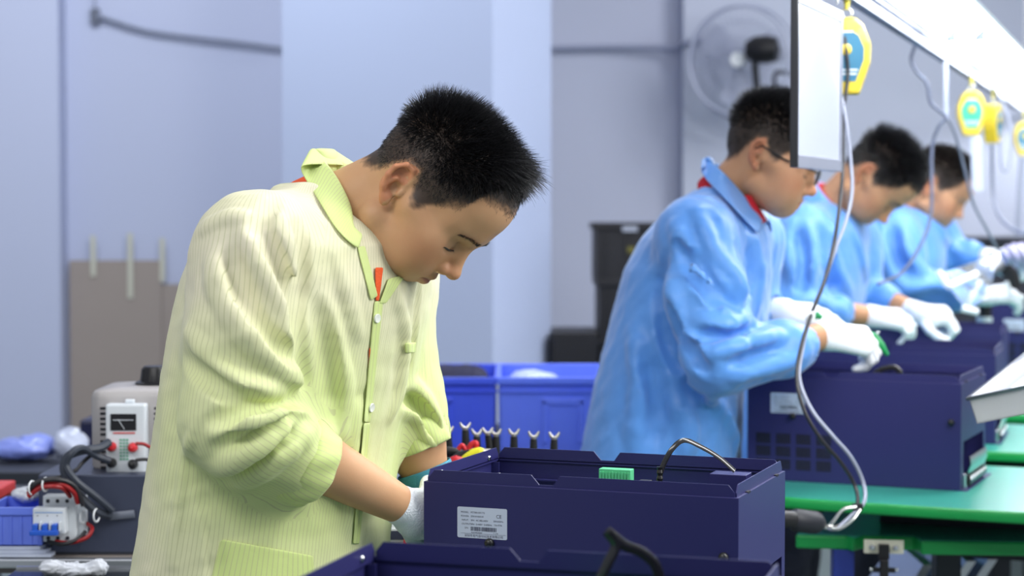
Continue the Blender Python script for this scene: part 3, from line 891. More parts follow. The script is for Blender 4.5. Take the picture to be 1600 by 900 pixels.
def make_case(name='open_case'):
    r = empty(name)
    t = 0.0016; m = MB()
    m.box((0, 0, 0), (BW, t, BH), bev=0.0006)                       # front
    m.box((0, BD - t, 0), (BW, BD, BH), bev=0.0006)                 # back
    m.box((0, t, 0), (t, BD - t, BH))                               # left
    m.box((BW - t, t, BH - 0.116), (BW, BD - t, BH))                # right, upper part
    m.box((BW - t, t, 0.0), (BW, 0.03, BH - 0.116)); m.box((BW - t, BD - 0.02, 0.0), (BW, BD - t, BH - 0.116))
    m.box((0, 0, -0.0001), (BW + 0.014, BD, t))                       # base tray
    # folded-in ledge and raised rim on all four sides
    w = 0.0035
    m.box((t, t, BH - t), (BW - t, t + w, BH)); m.box((t, BD - t - w, BH - t), (BW - t, BD - t, BH))
    m.box((t, t + w, BH - t), (t + w, BD - t - w, BH)); m.box((BW - t - w, t + w, BH - t), (BW - t, BD - t - w, BH))
    X = lambda y: basis((1, 0, 0), (0, 0, 1), (0, 1, 0), (0, y, BH))
    m.prism(lip_poly(BW)[::-1], 0, t, 0, X(w)); m.prism(lip_poly(BW)[::-1], 0, t, 0, X(BD - w - t))
    Yb = lambda x: basis((0, 1, 0), (0, 0, 1), (1, 0, 0), (x, 0, BH))
    m.prism(lip_poly(BD, False), 0, t, 0, Yb(w)); m.prism(lip_poly(BD, False), 0, t, 0, Yb(BW - w - t))
    # inner wall flange strips below the rim
    m.box((w + t, BD - 0.014, BH - 0.030), (BW - w - t, BD - w - t, BH - 0.028))
    m.box((t, BD - 0.026, 0.06), (t + 0.012, BD - 0.024, BH - 0.004))
    m.build('enclosure', M_navy, r, bevel=0.0)
    # slots in the right rim
    for y in (0.050, 0.215): MB().box((BW - 0.0042, y, BH - 0.0015), (BW + 0.0002, y + 0.014, BH + 0.0014)).build('rim_slot', M_slot, r)
    # screws
    for (x, y, z, ax) in ((0.0052, BD - 0.045, BH + 0.004, 0), (0.0052, 0.05, BH + 0.006, 0), (0.015, BD - 0.030, BH - 0.022, 1), (-0.001, 0.02, BH - 0.020, 2)):
        Mx = {0: basis((0, 1, 0), (0, 0, 1), (1, 0, 0), (x, y, z)), 1: basis((1, 0, 0), (0, 0, 1), (0, -1, 0), (x, y, z)), 2: basis((0, -1, 0), (0, 0, 1), (-1, 0, 0), (x, y, z))}[ax]
        MB().lathe([(0.0034, 0), (0.0036, 0.001), (0.0026, 0.0024), (0.0008, 0.0028), (0.0, 0.0028)], 14, 0, Mx).build('screw', M_chrome, r, smooth=True)
    # rubber studs on the front
    for x, z in ((0.0950, BH - 0.0770), (0.4115, BH - 0.0755)):
        MB().lathe([(0.0062, 0), (0.0066, 0.003), (0.0060, 0.0055), (0.0035, 0.008), (0.0, 0.0085)], 18, 0, basis((1, 0, 0), (0, 0, 1), (0, -1, 0), (x, 0, z))).build('rubber_stud', M_rubber, r, smooth=True)
    # ventilation slots
    s = MB()
    for row in range(3):
        for gq in range(4):
            for k in range(7):
                x = 0.019 + gq * 0.0416 + k * 0.0044; z = 0.023 + row * 0.026
                s.box((x, -0.0004, z), (x + 0.0032, 0.0004, z + 0.021))
    s.build('vent_slots', M_slot, r)
    # rating plate
    lx, lz, lw, lh = 0.0487, BH - 0.0310 - 0.0410, 0.0705, 0.0410
    ls = 0.959
    cr = 0.0022; pts = []
    for cxx, czz, a0 in ((lw - cr, cr, -90), (lw - cr, lh - cr, 0), (cr, lh - cr, 90), (cr, cr, 180)):
        for k in range(5):
            a = math.radians(a0 + 90 * k / 4); pts.append((cxx + cr * math.cos(a), czz + cr * math.sin(a)))
    FB = basis((1, 0, 0), (0, 0, 1), (0, -1, 0), (lx, 0, lz))
    lab = MB().prism(pts, 0, 0.0004, 0, FB).build('rating_plate', M_label, r)
    tx = MB()
    def put(body, x, z, size):
        v, f = text_mesh(body, size)
        tx.add([FB @ Vector((ls * (x + p[0]), ls * (z + p[1]), 0.0006)) for p in v], f)
    rows = [('MODEL:', 'MT500-037-T3', 0.0345), ('POWER:', '37KW/45KW', 0.0290), ('INPUT:', '3PH  AC380-440V', 0.0236), ('OUTPUT:', '3PH  0-440V  0-600Hz', 0.0182), ('S/N:', '', 0.0128)]
    for a, b, z in rows:
        put(a, 0.0052 if a[0] in 'MP' else 0.0065 if a[0] != 'S' else 0.0108, z, 0.0034)
        if b: put(b, 0.0198, z, 0.0034)
    put('CE', 0.0575, 0.0295, 0.0066); put('50Hz/60Hz', 0.0535, 0.0240, 0.0032); put('75A/97A', 0.0545, 0.0186, 0.0032)
    rb = random.Random(3); x = 0.0190
    while x < 0.0556:
        w_ = rb.choice((0.0003, 0.0004, 0.0007, 0.0011))
        q = [FB @ Vector(p) for p in ((x, 0.0098, 0.0006), (x + w_, 0.0098, 0.0006), (x + w_, 0.0152, 0.0006), (x, 0.0152, 0.0006))]
        tx.add(q, [(0, 1, 2, 3)]); x += w_ + rb.choice((0.0003, 0.0004, 0.0006))
    put('SDA4402209B7', 0.0205, 0.0070, 0.0026); put('T 1/W', 0.0530, 0.0070, 0.0028)
    tx.add([FB @ Vector(p) for p in ((0.005, 0.0059, 0.0006), (0.069, 0.0059, 0.0006), (0.069, 0.0062, 0.0006), (0.005, 0.0062, 0.0006))], [(0, 1, 2, 3)])
    put('\u6df1\u5733\u5e02\u7535\u6c14\u81ea\u52a8\u5316\u6280\u672f\u6709\u9650\u516c\u53f8', 0.0105, 0.0018, 0.0041)
    tx.build('printed_text', M_ink, lab)
    # inside: board, relays, terminals
    MB().box((0.03, 0.03, 0.135), (BW - 0.04, BD - 0.03, 0.138)).build('circuit_board', M_pcb, r)
    tb = MB().box((0.205, 0.125, 0.138), (0.250, 0.142, BH + 0.011), bev=0.001)
    for k in range(10): tb.box((0.2065 + k * 0.0044, 0.1235, BH - 0.006), (0.2090 + k * 0.0044, 0.1255, BH + 0.007))
    tb = tb.build('terminal_block', M_tgreen, r)
    for (a, b) in (((0.232, 0.098, 0.138), (0.262, 0.116, BH - 0.002)), ((0.268, 0.10, 0.138), (0.284, 0.115, BH + 0.001)), ((0.12, 0.08, 0.138), (0.16, 0.12, 0.165)), ((0.30, 0.15, 0.138), (0.335, 0.19, 0.168))):
        MB().box(a, b, bev=0.001).build('connector', M_black, r)
    MB().box((0.355, 0.143, 0.137), (0.405, 0.176, BH + 0.009), bev=0.0008).build('transformer_box', M_navy, r)
    MB().lathe([(0.009, 0.138), (0.009, 0.184), (0.0, 0.184)], 16, 0, Matrix.Translation((0.19, 0.06, 0))).build('capacitor', material('capacitor_blue', srgb(60, 120, 190), rough=0.4), r, smooth=True)
    # terminal strip low on the right side
    st = MB().box((BW - 0.002, 0.045, 0.006), (BW + 0.010, BD - 0.05, 0.026), bev=0.001).box((BW - 0.03, 0.04, 0.0), (BW + 0.004, BD - 0.04, 0.006)).build('terminal_strip', M_rubber, r)
    for k in range(7):
        y = 0.060 + k * 0.026
        MB().tube([(BW + 0.004, y, 0.03), (BW + 0.010, y, 0.045), (BW + 0.008, y, 0.062)], 0.0042, 8).lathe([(0.006, 0), (0.006, 0.004), (0.0, 0.005)], 10, 0, basis((0, 1, 0), (0, 0, 1), (1, 0, 0), (BW + 0.009, y, 0.016))).build('terminal', M_chrome, st, smooth=True)
    MB().box((BW - 0.001, 0.022, 0.0), (BW + 0.006, 0.036, 0.030), bev=0.002).build('corner_bracket', M_chrome, r)
    return r

def ribbon(case, pts, w=0.0037):
    """flat glossy cable looping out of the case"""
    return MB().tube(catmull(pts, 10), w, 10, flat=0.28).build('flat_cable', M_ribbon, case, smooth=True)

def on_plane(u, v, z):
    d = ray(u, v); t = (z - CAM_H) / d[2]; return np.array([0, 0, CAM_H]) + d * t

def solve_h(uL, vL, uR, vR, W=BW):
    """height of the level plane on which the two pixels are W apart"""
    lo, hi = 0.05, 1.2
    for _ in range(50):
        h = (lo + hi) / 2; a = on_plane(uL, vL, CAM_H - h); b = on_plane(uR, vR, CAM_H - h)
        if np.linalg.norm(a - b) > W: hi = h
        else: lo = h
    return h, a, b

h1, A1, B1 = solve_h(662, 752, 1154, 778.6)
yaw1 = math.atan2(B1[1] - A1[1], B1[0] - A1[0])
TOP1 = CAM_H - h1                       # crease height of the near cases
case1 = make_case()
case1.location = (A1[0], A1[1], TOP1 - BH); case1.rotation_euler = (0, 0, yaw1)
tag(case1, 'open navy metal case with a clean rating plate, in front of the yellow jacket', 'case', 'open navy cases on the line')
def place_case(x, y, z, yaw, label, skip=()):
    o = copy_tree(case1)
    for ch in list(o.children):
        if ch.name.split('.')[0] in skip: bpy.data.objects.remove(ch)
    o.location = (x, y, z); o.rotation_euler = (0, 0, yaw)
    tag(o, label, 'case', 'open navy cases on the line'); return o
# case 0, nearest to the camera: its far rim is what shows
zt = TOP1
a = on_plane(590, 868, zt); b = on_plane(1215, 901, zt)
y0 = math.atan2(b[1] - a[1], b[0] - a[0]); ex0 = np.array([math.cos(y0), math.sin(y0), 0]); ey0 = np.array([-math.sin(y0), math.cos(y0), 0])
o0 = (a + b) / 2 - ex0 * BW / 2 - ey0 * BD
case0 = place_case(o0[0], o0[1], zt - BH, y0, 'nearest navy case, only its rim showing along the bottom edge')
YL = math.radians(-18.5)
def case_at_right(u, v, top, label, yaw=YL):
    p = on_plane(u, v, top); q = p - np.array([math.cos(yaw), math.sin(yaw), 0]) * BW
    return place_case(q[0], q[1], top - BH, yaw, label, ('terminal_block', 'transformer_box'))
h2, A2, B2 = solve_h(1168, 588, 1502, 600)
TOP2 = CAM_H - h2; yaw2 = math.atan2(B2[1] - A2[1], B2[0] - A2[0])
print('case1', A1, B1, h1, math.degrees(yaw1), 'case2', A2, B2, h2, math.degrees(yaw2))
case2 = place_case(A2[0], A2[1], TOP2 - BH, yaw2, 'navy case with slotted vents showing, standing behind the long black tool cable', ('terminal_block', 'transformer_box'))
case3 = case_at_right(1556, 555, TOP2, 'navy case directly behind the one with slotted vents')
case4 = case_at_right(1566, 521, TOP2, 'third navy case behind the slotted one, beneath the white gloves')
p5 = on_plane(1546, 484, TOP2)
case5 = place_case(p5[0], p5[1], TOP2 - BH, YL, 'farthest navy case, cut by the right edge behind the steel tray')
# cables
def inv(case, u, v, Y):
    m = Matrix.Translation(case.location) @ Matrix.Rotation(case.rotation_euler[2], 4, 'Z')
    return np.array(m.inverted() @ Vector(P(u, v, Y)))
ym = (A1[1] + B1[1]) / 2
ribbon(case1, [inv(case1, 1029, 752, ym + 0.08), inv(case1, 1036, 728, ym + 0.08), inv(case1, 1050, 702, ym + 0.08), inv(case1, 1069, 688, ym + 0.085), inv(case1, 1095, 698, ym + 0.09), inv(case1, 1125, 716, ym + 0.09), inv(case1, 1148, 736, ym + 0.09)])
k = MB()
for i in range(5): k.lathe([(0.0035 + 0.001 * (i % 2), 0), (0.0045 - 0.001 * (i % 2), 0.004)], 10, 0, Matrix.Translation(inv(case1, 1031, 752 - i * 4.5, ym + 0.08)))
k.build('strain_relief', M_rubber, case1, smooth=True)
yn = float((a[1] + b[1]) / 2) - 0.06
ribbon(case0, [inv(case0, 938, 905, yn), inv(case0, 950, 880, yn), inv(case0, 962, 852, yn), inv(case0, 950, 832, yn), inv(case0, 975, 852, yn), inv(case0, 1000, 862, yn), inv(case0, 1022, 880, yn), inv(case0, 1032, 905, yn)], 0.0055)
yk = float((A2[1] + B2[1]) / 2) + 0.1
ribbon(case2, [inv(case2, 1362, 590, yk), inv(case2, 1375, 578, yk), inv(case2, 1395, 574, yk), inv(case2, 1405, 580, yk), inv(case2, 1410, 592, yk)], 0.006)
# ------------------------------------------------------------------ the assembly line
M_top = material('turquoise_mat', srgb(54, 152, 134), rough=0.3, noise=0.10, nscale=5, coat=0.15)
M_edge = material('green_rubber_edge', srgb(24, 150, 74), rough=0.4)
M_frame = material('dark_frame', srgb(38, 42, 52), rough=0.5)
M_bluepost = material('blue_post', srgb(44, 62, 150), rough=0.4)
M_alu = material('brushed_aluminium', (0.62, 0.64, 0.68), rough=0.32, metal=0.9)
M_white = material('white_plastic', srgb(226, 230, 234), rough=0.4)
M_cream = material('cream_plate', srgb(222, 220, 200), rough=0.4)
ZP2 = TOP2 - BH - 0.0002; ZP1 = TOP1 - BH - 0.0002
line_d = np.array([math.sin(math.radians(19.5)), math.cos(math.radians(19.5))]); line_n = np.array([line_d[1], -line_d[0]])

def pallet(c, hw, hd, z, yaw, label, th=0.021):
    r = empty('line_pallet', (c[0], c[1], z - th), yaw); n = 72; pw = 4.6
    pts = []
    for k in range(n):
        a = 2 * math.pi * k / n
        ca, sa = math.cos(a), math.sin(a); q = (abs(ca) ** pw + abs(sa) ** pw) ** (-1 / pw)
        pts.append((hw * q * ca, hd * q * sa))
    MB().prism([(x * 0.985, y * 0.975) for x, y in pts], 0.002, th, 0).build('mat_top', M_top, r)
    G = [[(x * f, y * g, zz) for x, y in pts + pts[:1]] for f, g, zz in ((0.983, 0.972, 0.001), (0.997, 0.995, 0.0), (1.0, 1.0, 0.004), (1.0, 1.0, th - 0.003), (0.997, 0.995, th - 0.0002), (0.983, 0.972, th - 0.0003))]
    V = [p for row in G for p in row]; m = len(G[0]); Fc = [(i * m + j, i * m + j + 1, (i + 1) * m + j + 1, (i + 1) * m + j) for i in range(5) for j in range(m - 1)]
    mesh_obj('rubber_edge', V, Fc, M_edge, r, smooth=True)
    tag(r, label, 'pallet', 'green edged pallets of the line'); return r
def mid(case, du=0.0, dv=0.0):
    y = case.rotation_euler[2]; e = np.array([math.cos(y), math.sin(y)]); f = np.array([-e[1], e[0]])
    return np.array(case.location[:2]) + e * (BW / 2 + du) + f * (BD / 2 + dv)
pallet(mid(case2, 0.180, -0.045), 0.42, 0.315, ZP2, yaw2, 'turquoise green edged pallet carrying the navy case with slotted vents')
pallet(mid(case3, 0.20, 0.02), 0.40, 0.30, ZP2, YL, 'turquoise green edged pallet under the second navy case of the row')
pallet(mid(case4, 0.205, 0.01), 0.40, 0.28, ZP2, YL, 'turquoise green edged pallet below the third navy case behind')
pallet(mid(case5, 0.03, 0.0), 0.40, 0.30, ZP2, YL, 'turquoise green edged pallet holding the farthest navy case')
pallet(mid(case1, 0.0, 0.0), 0.30, 0.20, ZP1, yaw1, 'green edged pallet under the case with the clean rating plate')
pallet(mid(case0, 0.0, 0.0), 0.30, 0.20, ZP1, y0, 'green edged pallet under the nearest navy case')

# fixed lower table with the notch and the clamp
def OP(u, v, z): return on_plane(u, v, z)
zl = 0.741; tk = 0.027
# find the depth so that the top edge falls on v = 836
zs = zl - 0.006
near = [OP(u, v, zs) for u, v in ((1243, 835), (1322, 837), (1332, 842), (1340, 843), (1422, 845), (1430, 843), (1440, 845), (1700, 848))]
far0 = near[0][:2] + line_d * 4.3; far1 = near[-1][:2] + line_d * 4.0
poly = [tuple(p[:2]) for p in near] + [tuple(far1), tuple(far0)]
back1 = near[3][:2] + line_d * 0.05; back2 = near[4][:2] + line_d * 0.05
poly = [tuple(near[0][:2]), tuple(near[1][:2]), tuple(near[2][:2] + line_d * 0.012), tuple(back1), tuple(back2), tuple(near[5][:2] + line_d * 0.02), tuple(near[6][:2]), tuple(near[7][:2]), tuple(far1), tuple(far0)]
tb = empty('line_table', (float(near[1][0]), float(near[1][1]), 0))
def under(o, root): o.parent = root; o.location = Vector(o.location) - Vector(root.location); return o
def shrink(pl, d):
    c = np.mean(np.array(pl), 0); return [tuple(np.array(p) + nrm(c - np.array(p)) * d) for p in pl]
under(MB().prism(shrink(poly, 0.006), zs - tk + 0.004, zs, 0).build('table_top', M_top), tb)
under(MB().prism(poly, zs - tk, zs - 0.001, 0).build('rubber_edge', M_edge, bevel=0.004), tb)
tag(tb, 'fixed green edged line table with a notch and metal clamp, below the round pallets', 'table')
# frame under it
fr = MB()
for k in range(4):
    for s_ in (0.16, 0.50):
        q = near[1][:2] + line_d * (0.25 + 1.2 * k) + line_n * s_
        under(MB().box((q[0] - 0.025, q[1] - 0.025, 0), (q[0] + 0.025, q[1] + 0.025, zs - tk), bev=0.003).build('leg', M_frame), tb)
pp = P(1316, 890, 3.62)
under(MB().box((pp[0] - 0.02, pp[1] - 0.02, 0), (pp[0] + 0.02, pp[1] + 0.02, zs - tk), bev=0.003).build('leg', M_bluepost), tb)
under(rotbox(*(near[4][:2] + line_d * 2.2 + line_n * 0.22), 0.34, 3.6, zs - tk - 0.07, zs - tk - 0.02, -math.radians(19.5)).build('rail_tray', M_frame), tb)
for c_s in (case2, case3, case4, case5):
    q = mid(c_s, 0.19, 0.02)
    under(rotbox(q[0], q[1], 0.30, 0.22, zs, ZP2 - 0.0215, YL).build('pallet_support', M_frame), tb)
# notch plate and toggle clamp
e_ = nrm(near[4][:2] - near[3][:2]); pc = (near[3][:2] + near[4][:2]) / 2
cl = empty('toggle_clamp', (float(pc[0]), float(pc[1]), zs - 0.024), math.atan2(e_[1], e_[0]))
MB().box((-0.037, -0.004, -0.001), (0.037, 0.0, 0.025), bev=0.001).build('mounting_plate', M_cream, cl)
for x in (-0.022, 0.022):
    MB().lathe([(0.006, 0), (0.006, 0.003), (0.0045, 0.006), (0.0, 0.007)], 12, 0, basis((1, 0, 0), (0, 0, 1), (0, -1, 0), (x, -0.004, 0.011))).build('bolt', M_chrome, cl, smooth=True)
MB().box((-0.010, -0.018, -0.010), (0.010, -0.004, 0.018), bev=0.002).box((-0.008, -0.030, -0.055), (0.008, -0.006, -0.008), bev=0.003).box((-0.022, -0.016, -0.035), (0.022, -0.008, -0.026), bev=0.002).build('clamp_body', M_black, cl)
MB().tube([(-0.026, -0.012, -0.030), (0.026, -0.012, -0.030)], 0.004, 10).build('pivot_pin', M_chrome, cl, smooth=True)
MB().tube([(0, -0.018, -0.05), (0.0, -0.03, -0.10), (0.004, -0.03, -0.15)], 0.007, 10).build('lever', M_black, cl, smooth=True)
tag(cl, 'black toggle clamp on a cream plate in the notch of the green table edge', 'clamp')
# grey sheet chutes seen under the table
for q, lab in (((1480, 905, 3.9), 'grey sheet metal chute under the green line table, beside the clamp'),):
    a_ = P(*q); m = MB()
    for i in range(4):
        o_ = a_ + np.array([0.05 * i - 0.06, 0.02 * i, 0.0])
        m.prism([(-0.09, -0.12), (-0.07, -0.12), (0.03, 0.03), (0.01, 0.03)], 0, 0.30, 0, basis((1, 0, 0), (0, 0, 1), (0, -1, 0), (o_[0], o_[1] + 0.3, o_[2])))
    m.prism([(a_[0] - 0.16, a_[1]), (a_[0] + 0.2, a_[1]), (a_[0] + 0.2, a_[1] + 0.3), (a_[0] - 0.16, a_[1] + 0.3)], 0.0, a_[2] - 0.118)
    tag(m.build('metal_chute', M_alu), lab, 'chute')
# support for the nearest pallets
zt1 = ZP1 - 0.0215
c_ = (mid(case1) + mid(case0)) / 2
nt = empty('roller_table', (float(c_[0]), float(c_[1]), 0), yaw1 + math.pi / 2)
MB().box((-0.62, -0.20, zt1 - 0.03), (0.42, 0.20, zt1), bev=0.003).build('table_top', M_frame, nt)
for x in (-0.55, 0.36):
    for y in (-0.16, 0.16): MB().box((x - 0.02, y - 0.02, 0), (x + 0.02, y + 0.02, zt1 - 0.03)).build('leg', M_bluepost, nt)
tag(nt, 'dark table carrying the two nearest navy cases', 'table')

# ------------------------------------------------------------------ lamp rail over the line
ZR = 1.773
def rail_pt(Y, off=0.0, z=ZR):
    x0 = P(1325, 2, 3.75)[0]; t = (Y - 3.75) / line_d[1]
    q = np.array([x0, 3.75]) + line_d * t + line_n * off; return np.array([q[0], q[1], z])
ry = math.atan2(line_d[1], line_d[0])
lamp = empty('line_lamp', tuple(rail_pt(5.2, 0.0, 0)), ry)
MB().box((-3.2, -0.012, ZR), (3.6, 0.012, ZR + 0.022), bev=0.002).box((-3.2, -0.012, ZR + 0.03), (3.6, 0.012, ZR + 0.04)).build('rail', material('rail_grey', srgb(120, 128, 148), rough=0.4, metal=0.4), lamp)
MB().prism([(-0.020, ZR + 0.045), (-0.200, ZR + 0.045), (-0.185, ZR + 0.060), (-0.15, ZR + 0.10), (-0.07, ZR + 0.10), (-0.035, ZR + 0.060)], -3.2, 3.6, 0, basis((0, 1, 0), (0, 0, 1), (1, 0, 0), (0, 0, 0))).build('reflector', M_white, lamp)
M_tube = material('lit_tube', (1, 1, 1), emit=(0.94, 0.97, 1.0), estr=14)
M_diff = material('lit_diffuser', (1, 1, 1), emit=(0.94, 0.97, 1.0), estr=3.2)
MB().box((-3.2, -0.190, ZR + 0.038), (3.6, -0.025, ZR + 0.044)).build('diffuser', M_diff, lamp)
for i in range(5):
    for y in (-0.075, -0.145):
        MB().tube([(-3.1 + i * 1.34, y, ZR + 0.024), (-3.1 + i * 1.34 + 1.2, y, ZR + 0.024)], 0.013, 12).build('fluorescent_tube', M_tube, lamp, smooth=True)
        for xx in (-3.1 + i * 1.34, -3.1 + i * 1.34 + 1.2): MB().box((xx - 0.02, y - 0.012, ZR + 0.012), (xx + 0.02, y + 0.012, ZR + 0.038), bev=0.002).build('tube_holder', material('holder', srgb(170, 178, 196)) if (i == 0 and y > -0.1 and xx < -3) else bpy.data.materials['holder'], lamp)
for x in (-2.4, 0.2, 2.9):
    MB().tube([(x, 0, ZR + 0.03), (x, 0, HC - 0.3)], 0.005, 8).build('hanger_rod', M_alu, lamp)
tag(lamp, 'long glowing tube lamp and grey rail hanging over the line, top right', 'lamp')
# upright holding the lamp at its far end
MB_ = MB().box((-0.03, -0.03, 0), (0.03, 0.03, HC - 0.3)); 

# spring balancers
M_yb = material('yellow_casing', srgb(226, 198, 56), rough=0.35, coat=0.3)
M_lb = material('blue_decal', srgb(54, 118, 150), rough=0.4); M_lg = material('green_decal', srgb(60, 168, 140), rough=0.4)
M_hook = material('hook_steel', (0.6, 0.62, 0.6), rough=0.3, metal=1.0)
M_brass = material('yellow_hook', srgb(190, 180, 70), rough=0.4)
def balancer(u, v, Y, h, face, decal, label, off=0.0, tagmat=None):
    """v = bottom of the casing"""
    b = P(u, v, Y); r = empty('spring_balancer', tuple(b), face)
    H_ = h; w = h * 0.31
    prof = [(-w * .55, 0), (w * .55, 0), (w, H_ * .42), (w * 1.02, H_ * .66), (w * .72, H_ * .90), (w * .35, H_), (-w * .35, H_), (-w * .72, H_ * .90), (-w * 1.02, H_ * .66), (-w, H_ * .42)]
    X = basis((1, 0, 0), (0, 0, 1), (0, -1, 0), (0, 0, 0)); t = h * 0.17
    MB().prism(prof, -t, t, 0, X).build('casing', M_yb, r, bevel=h * 0.035)
    k = 0.74
    for s_ in (-1, 1):
        a0, a1 = sorted((s_ * t * 1.0, s_ * (t + 0.0012)))
        d = MB().prism([(x * k, H_ * .48 + (z - H_ * .48) * 0.66) for x, z in prof], a0, a1, 0, X).build('decal', decal, r)
        if s_ > 0:
            MB().lathe([(h * 0.075, 0), (h * 0.075, 0.002), (h * 0.06, 0.004), (0, 0.0045)], 20, 0, basis((1, 0, 0), (0, 0, 1), (0, -1, 0), (0, -a1, H_ * .58))).build('hub_cap', M_yb, d, smooth=True)
            m2 = MB()
            for zz, ww in ((H_ * .30, w * .5), (H_ * .25, w * .45), (H_ * .80, w * .3)): m2.box((-ww, -a1 - 0.0006, zz), (ww, -a1, zz + H_ * 0.022))
            m2.build('printed_line', M_white, d)
    top = ZR - b[2]
    MB().tube([(0, 0, H_ * 0.95)] + [(0.010 * math.sin(q), 0, H_ + 0.010 - 0.010 * math.cos(q)) for q in np.linspace(0, 5.6, 12)], 0.0022, 8).build('hook', M_hook, r, smooth=True)
    MB().tube([(0, 0, H_ + 0.018), (0, 0, max(top, H_ + 0.02))], [0.004, 0.007], 10).build('hanger', M_brass, r, smooth=True)
    tag(r, label, 'balancer', 'spring balancers on the rail')
    return r
balancer(1322, 148, 3.75, 0.150, math.radians(-12), M_lb, 'yellow spring balancer with blue decal, hanging beside the white board')
balancer(1517, 212, 5.8, 0.135, math.radians(-8), M_lg, 'yellow spring balancer with green decal hanging over the far workers')
balancer(1551, 224, 6.1, 0.125, math.radians(60), M_lb, 'yellow spring balancer seen edge-on, right behind the green decal one')
balancer(1600, 243, 7.1, 0.125, math.radians(-5), M_lb, 'small yellow spring balancer at the right edge, farthest along the rail')

# board hanging beside the first balancer
bn = P(1241, 258, 3.3); bz = bn[2]; bf = on_plane(1311, 265, bz) if False else None
L_b = 0.365; by = math.radians(90 - 21.5)
bd = empty('hanging_board', tuple(bn), by)
MB().box((0.0, -0.004, 0.0), (L_b, 0.004, 0.300)).build('panel', material('glossy_white_board', srgb(206, 212, 228), rough=0.16, coat=0.6), bd)
M_bk = material('black_edge', (0.015, 0.016, 0.02), rough=0.3); M_gs = material('grey_strip', srgb(150, 154, 170), rough=0.35, metal=0.3)
MB().box((-0.006, -0.007, -0.004), (0.003, 0.007, 0.325), bev=0.002).build('black_frame', M_bk, bd)
MB().box((0.004, -0.007, -0.004), (L_b, 0.007, 0.018), bev=0.001).build('bottom_strip', M_gs, bd)
MB().box((0.004, -0.007, 0.283), (L_b, 0.007, 0.303), bev=0.001).build('top_strip', M_gs, bd)
MB().box((L_b - 0.004, -0.008, -0.004), (L_b + 0.006, 0.008, 0.303), bev=0.001).build('end_strip', M_gs, bd)
for x in (0.05, L_b - 0.01):
    MB().tube([(x, 0, 0.318), (x, -0.0, ZR - bz)], 0.0025, 6).build('hanger', M_hook, bd)
MB().tube([(-0.0, -0.0, 0.325), (0.0, 0, ZR - bz)], 0.005, 6).build('hanger', M_bk, bd)
tag(bd, 'white hanging board with black edge, seen almost edge-on in front of the glasses wearer', 'board')

# power screwdriver resting on the table with its cable and grey lead
ts = empty('power_screwdriver', tuple(P(1268, 817, 3.42)), 0)
def PT(u, v, Y): return P(u, v, Y) - np.array(ts.location)
ax0, ax1 = PT(1238, 812, 3.34), PT(1285, 818, 3.38)
dd_ = ax1 - ax0
MB().tube([ax0, ax0 + dd_ * .1, ax0 + dd_ * .75, ax0 + dd_ * .85, ax1], [0.016, 0.0205, 0.0205, 0.018, 0.010], 20).build('grip', material('charcoal_grip', srgb(34, 36, 44), rough=0.5), ts, smooth=True)
MB().tube([ax0 - dd_ * 1.6, ax0 - dd_ * .7, ax0 - dd_ * .3, ax0], [0.006, 0.010, 0.015, 0.016], 16).build('body_barrel', M_black, ts, smooth=True)
MB().tube([PT(1283, 818, 3.38), PT(1290, 824, 3.38), PT(1302, 822, 3.38)], [0.008, 0.0045, 0.0035], 10).build('end_ring', M_hook, ts, smooth=True)
blk = [(1314, 28, 3.74), (1319, 50, 3.73), (1323, 85, 3.72), (1325, 115, 3.72), (1321, 150, 3.71), (1317, 175, 3.71), (1317, 240, 3.70), (1315, 290, 3.66), (1305, 370, 3.58), (1288, 440, 3.54), (1268, 490, 3.50), (1252, 540, 3.46), (1245, 590, 3.42), (1256, 640, 3.40), (1282, 685, 3.40), (1312, 720, 3.41), (1334, 755, 3.42), (1340, 785, 3.40), (1326, 812, 3.39), (1302, 824, 3.38), (1286, 820, 3.38)]
gry = [(1315, 152, 3.70), (1322, 190, 3.69), (1329, 250, 3.68), (1331, 300, 3.66), (1322, 345, 3.63), (1305, 390, 3.59), (1286, 445, 3.55), (1266, 495, 3.51), (1254, 545, 3.47), (1249, 592, 3.43), (1268, 640, 3.41), (1300, 680, 3.41), (1330, 715, 3.42), (1349, 755, 3.43), (1350, 785, 3.40), (1330, 806, 3.39), (1305, 826, 3.38), (1286, 822, 3.38)]
M_lead = material('grey_lead', srgb(158, 164, 184), rough=0.35); M_blk = material('black_lead', (0.02, 0.02, 0.025), rough=0.3, coat=0.3)
MB().tube(catmull([PT(*q) for q in blk], 10), 0.0036, 10).build('black_cable', M_blk, ts, smooth=True)
MB().tube(catmull([PT(*q) for q in gry], 10), 0.0036, 10).build('grey_cable', M_lead, ts, smooth=True)
loop = [(1338, 792, 3.39), (1318, 796, 3.385), (1304, 812, 3.38), (1296, 824, 3.38), (1312, 826, 3.375), (1332, 812, 3.38), (1344, 796, 3.39)]
MB().tube(catmull([PT(*q) for q in loop], 8), 0.0032, 8).build('cable_loop', M_hook, ts, smooth=True)
MB().box(PT(1333, 798, 3.39), PT(1347, 786, 3.40), bev=0.001).build('cable_tie', M_blk, ts)
MB().box(PT(1262, 500, 3.50) - 0.004, PT(1270, 490, 3.50) + 0.004, bev=0.001).build('cable_tie', M_white, ts)
tag(ts, 'black power screwdriver with long black and grey leads looping up to the balancer', 'power tool')

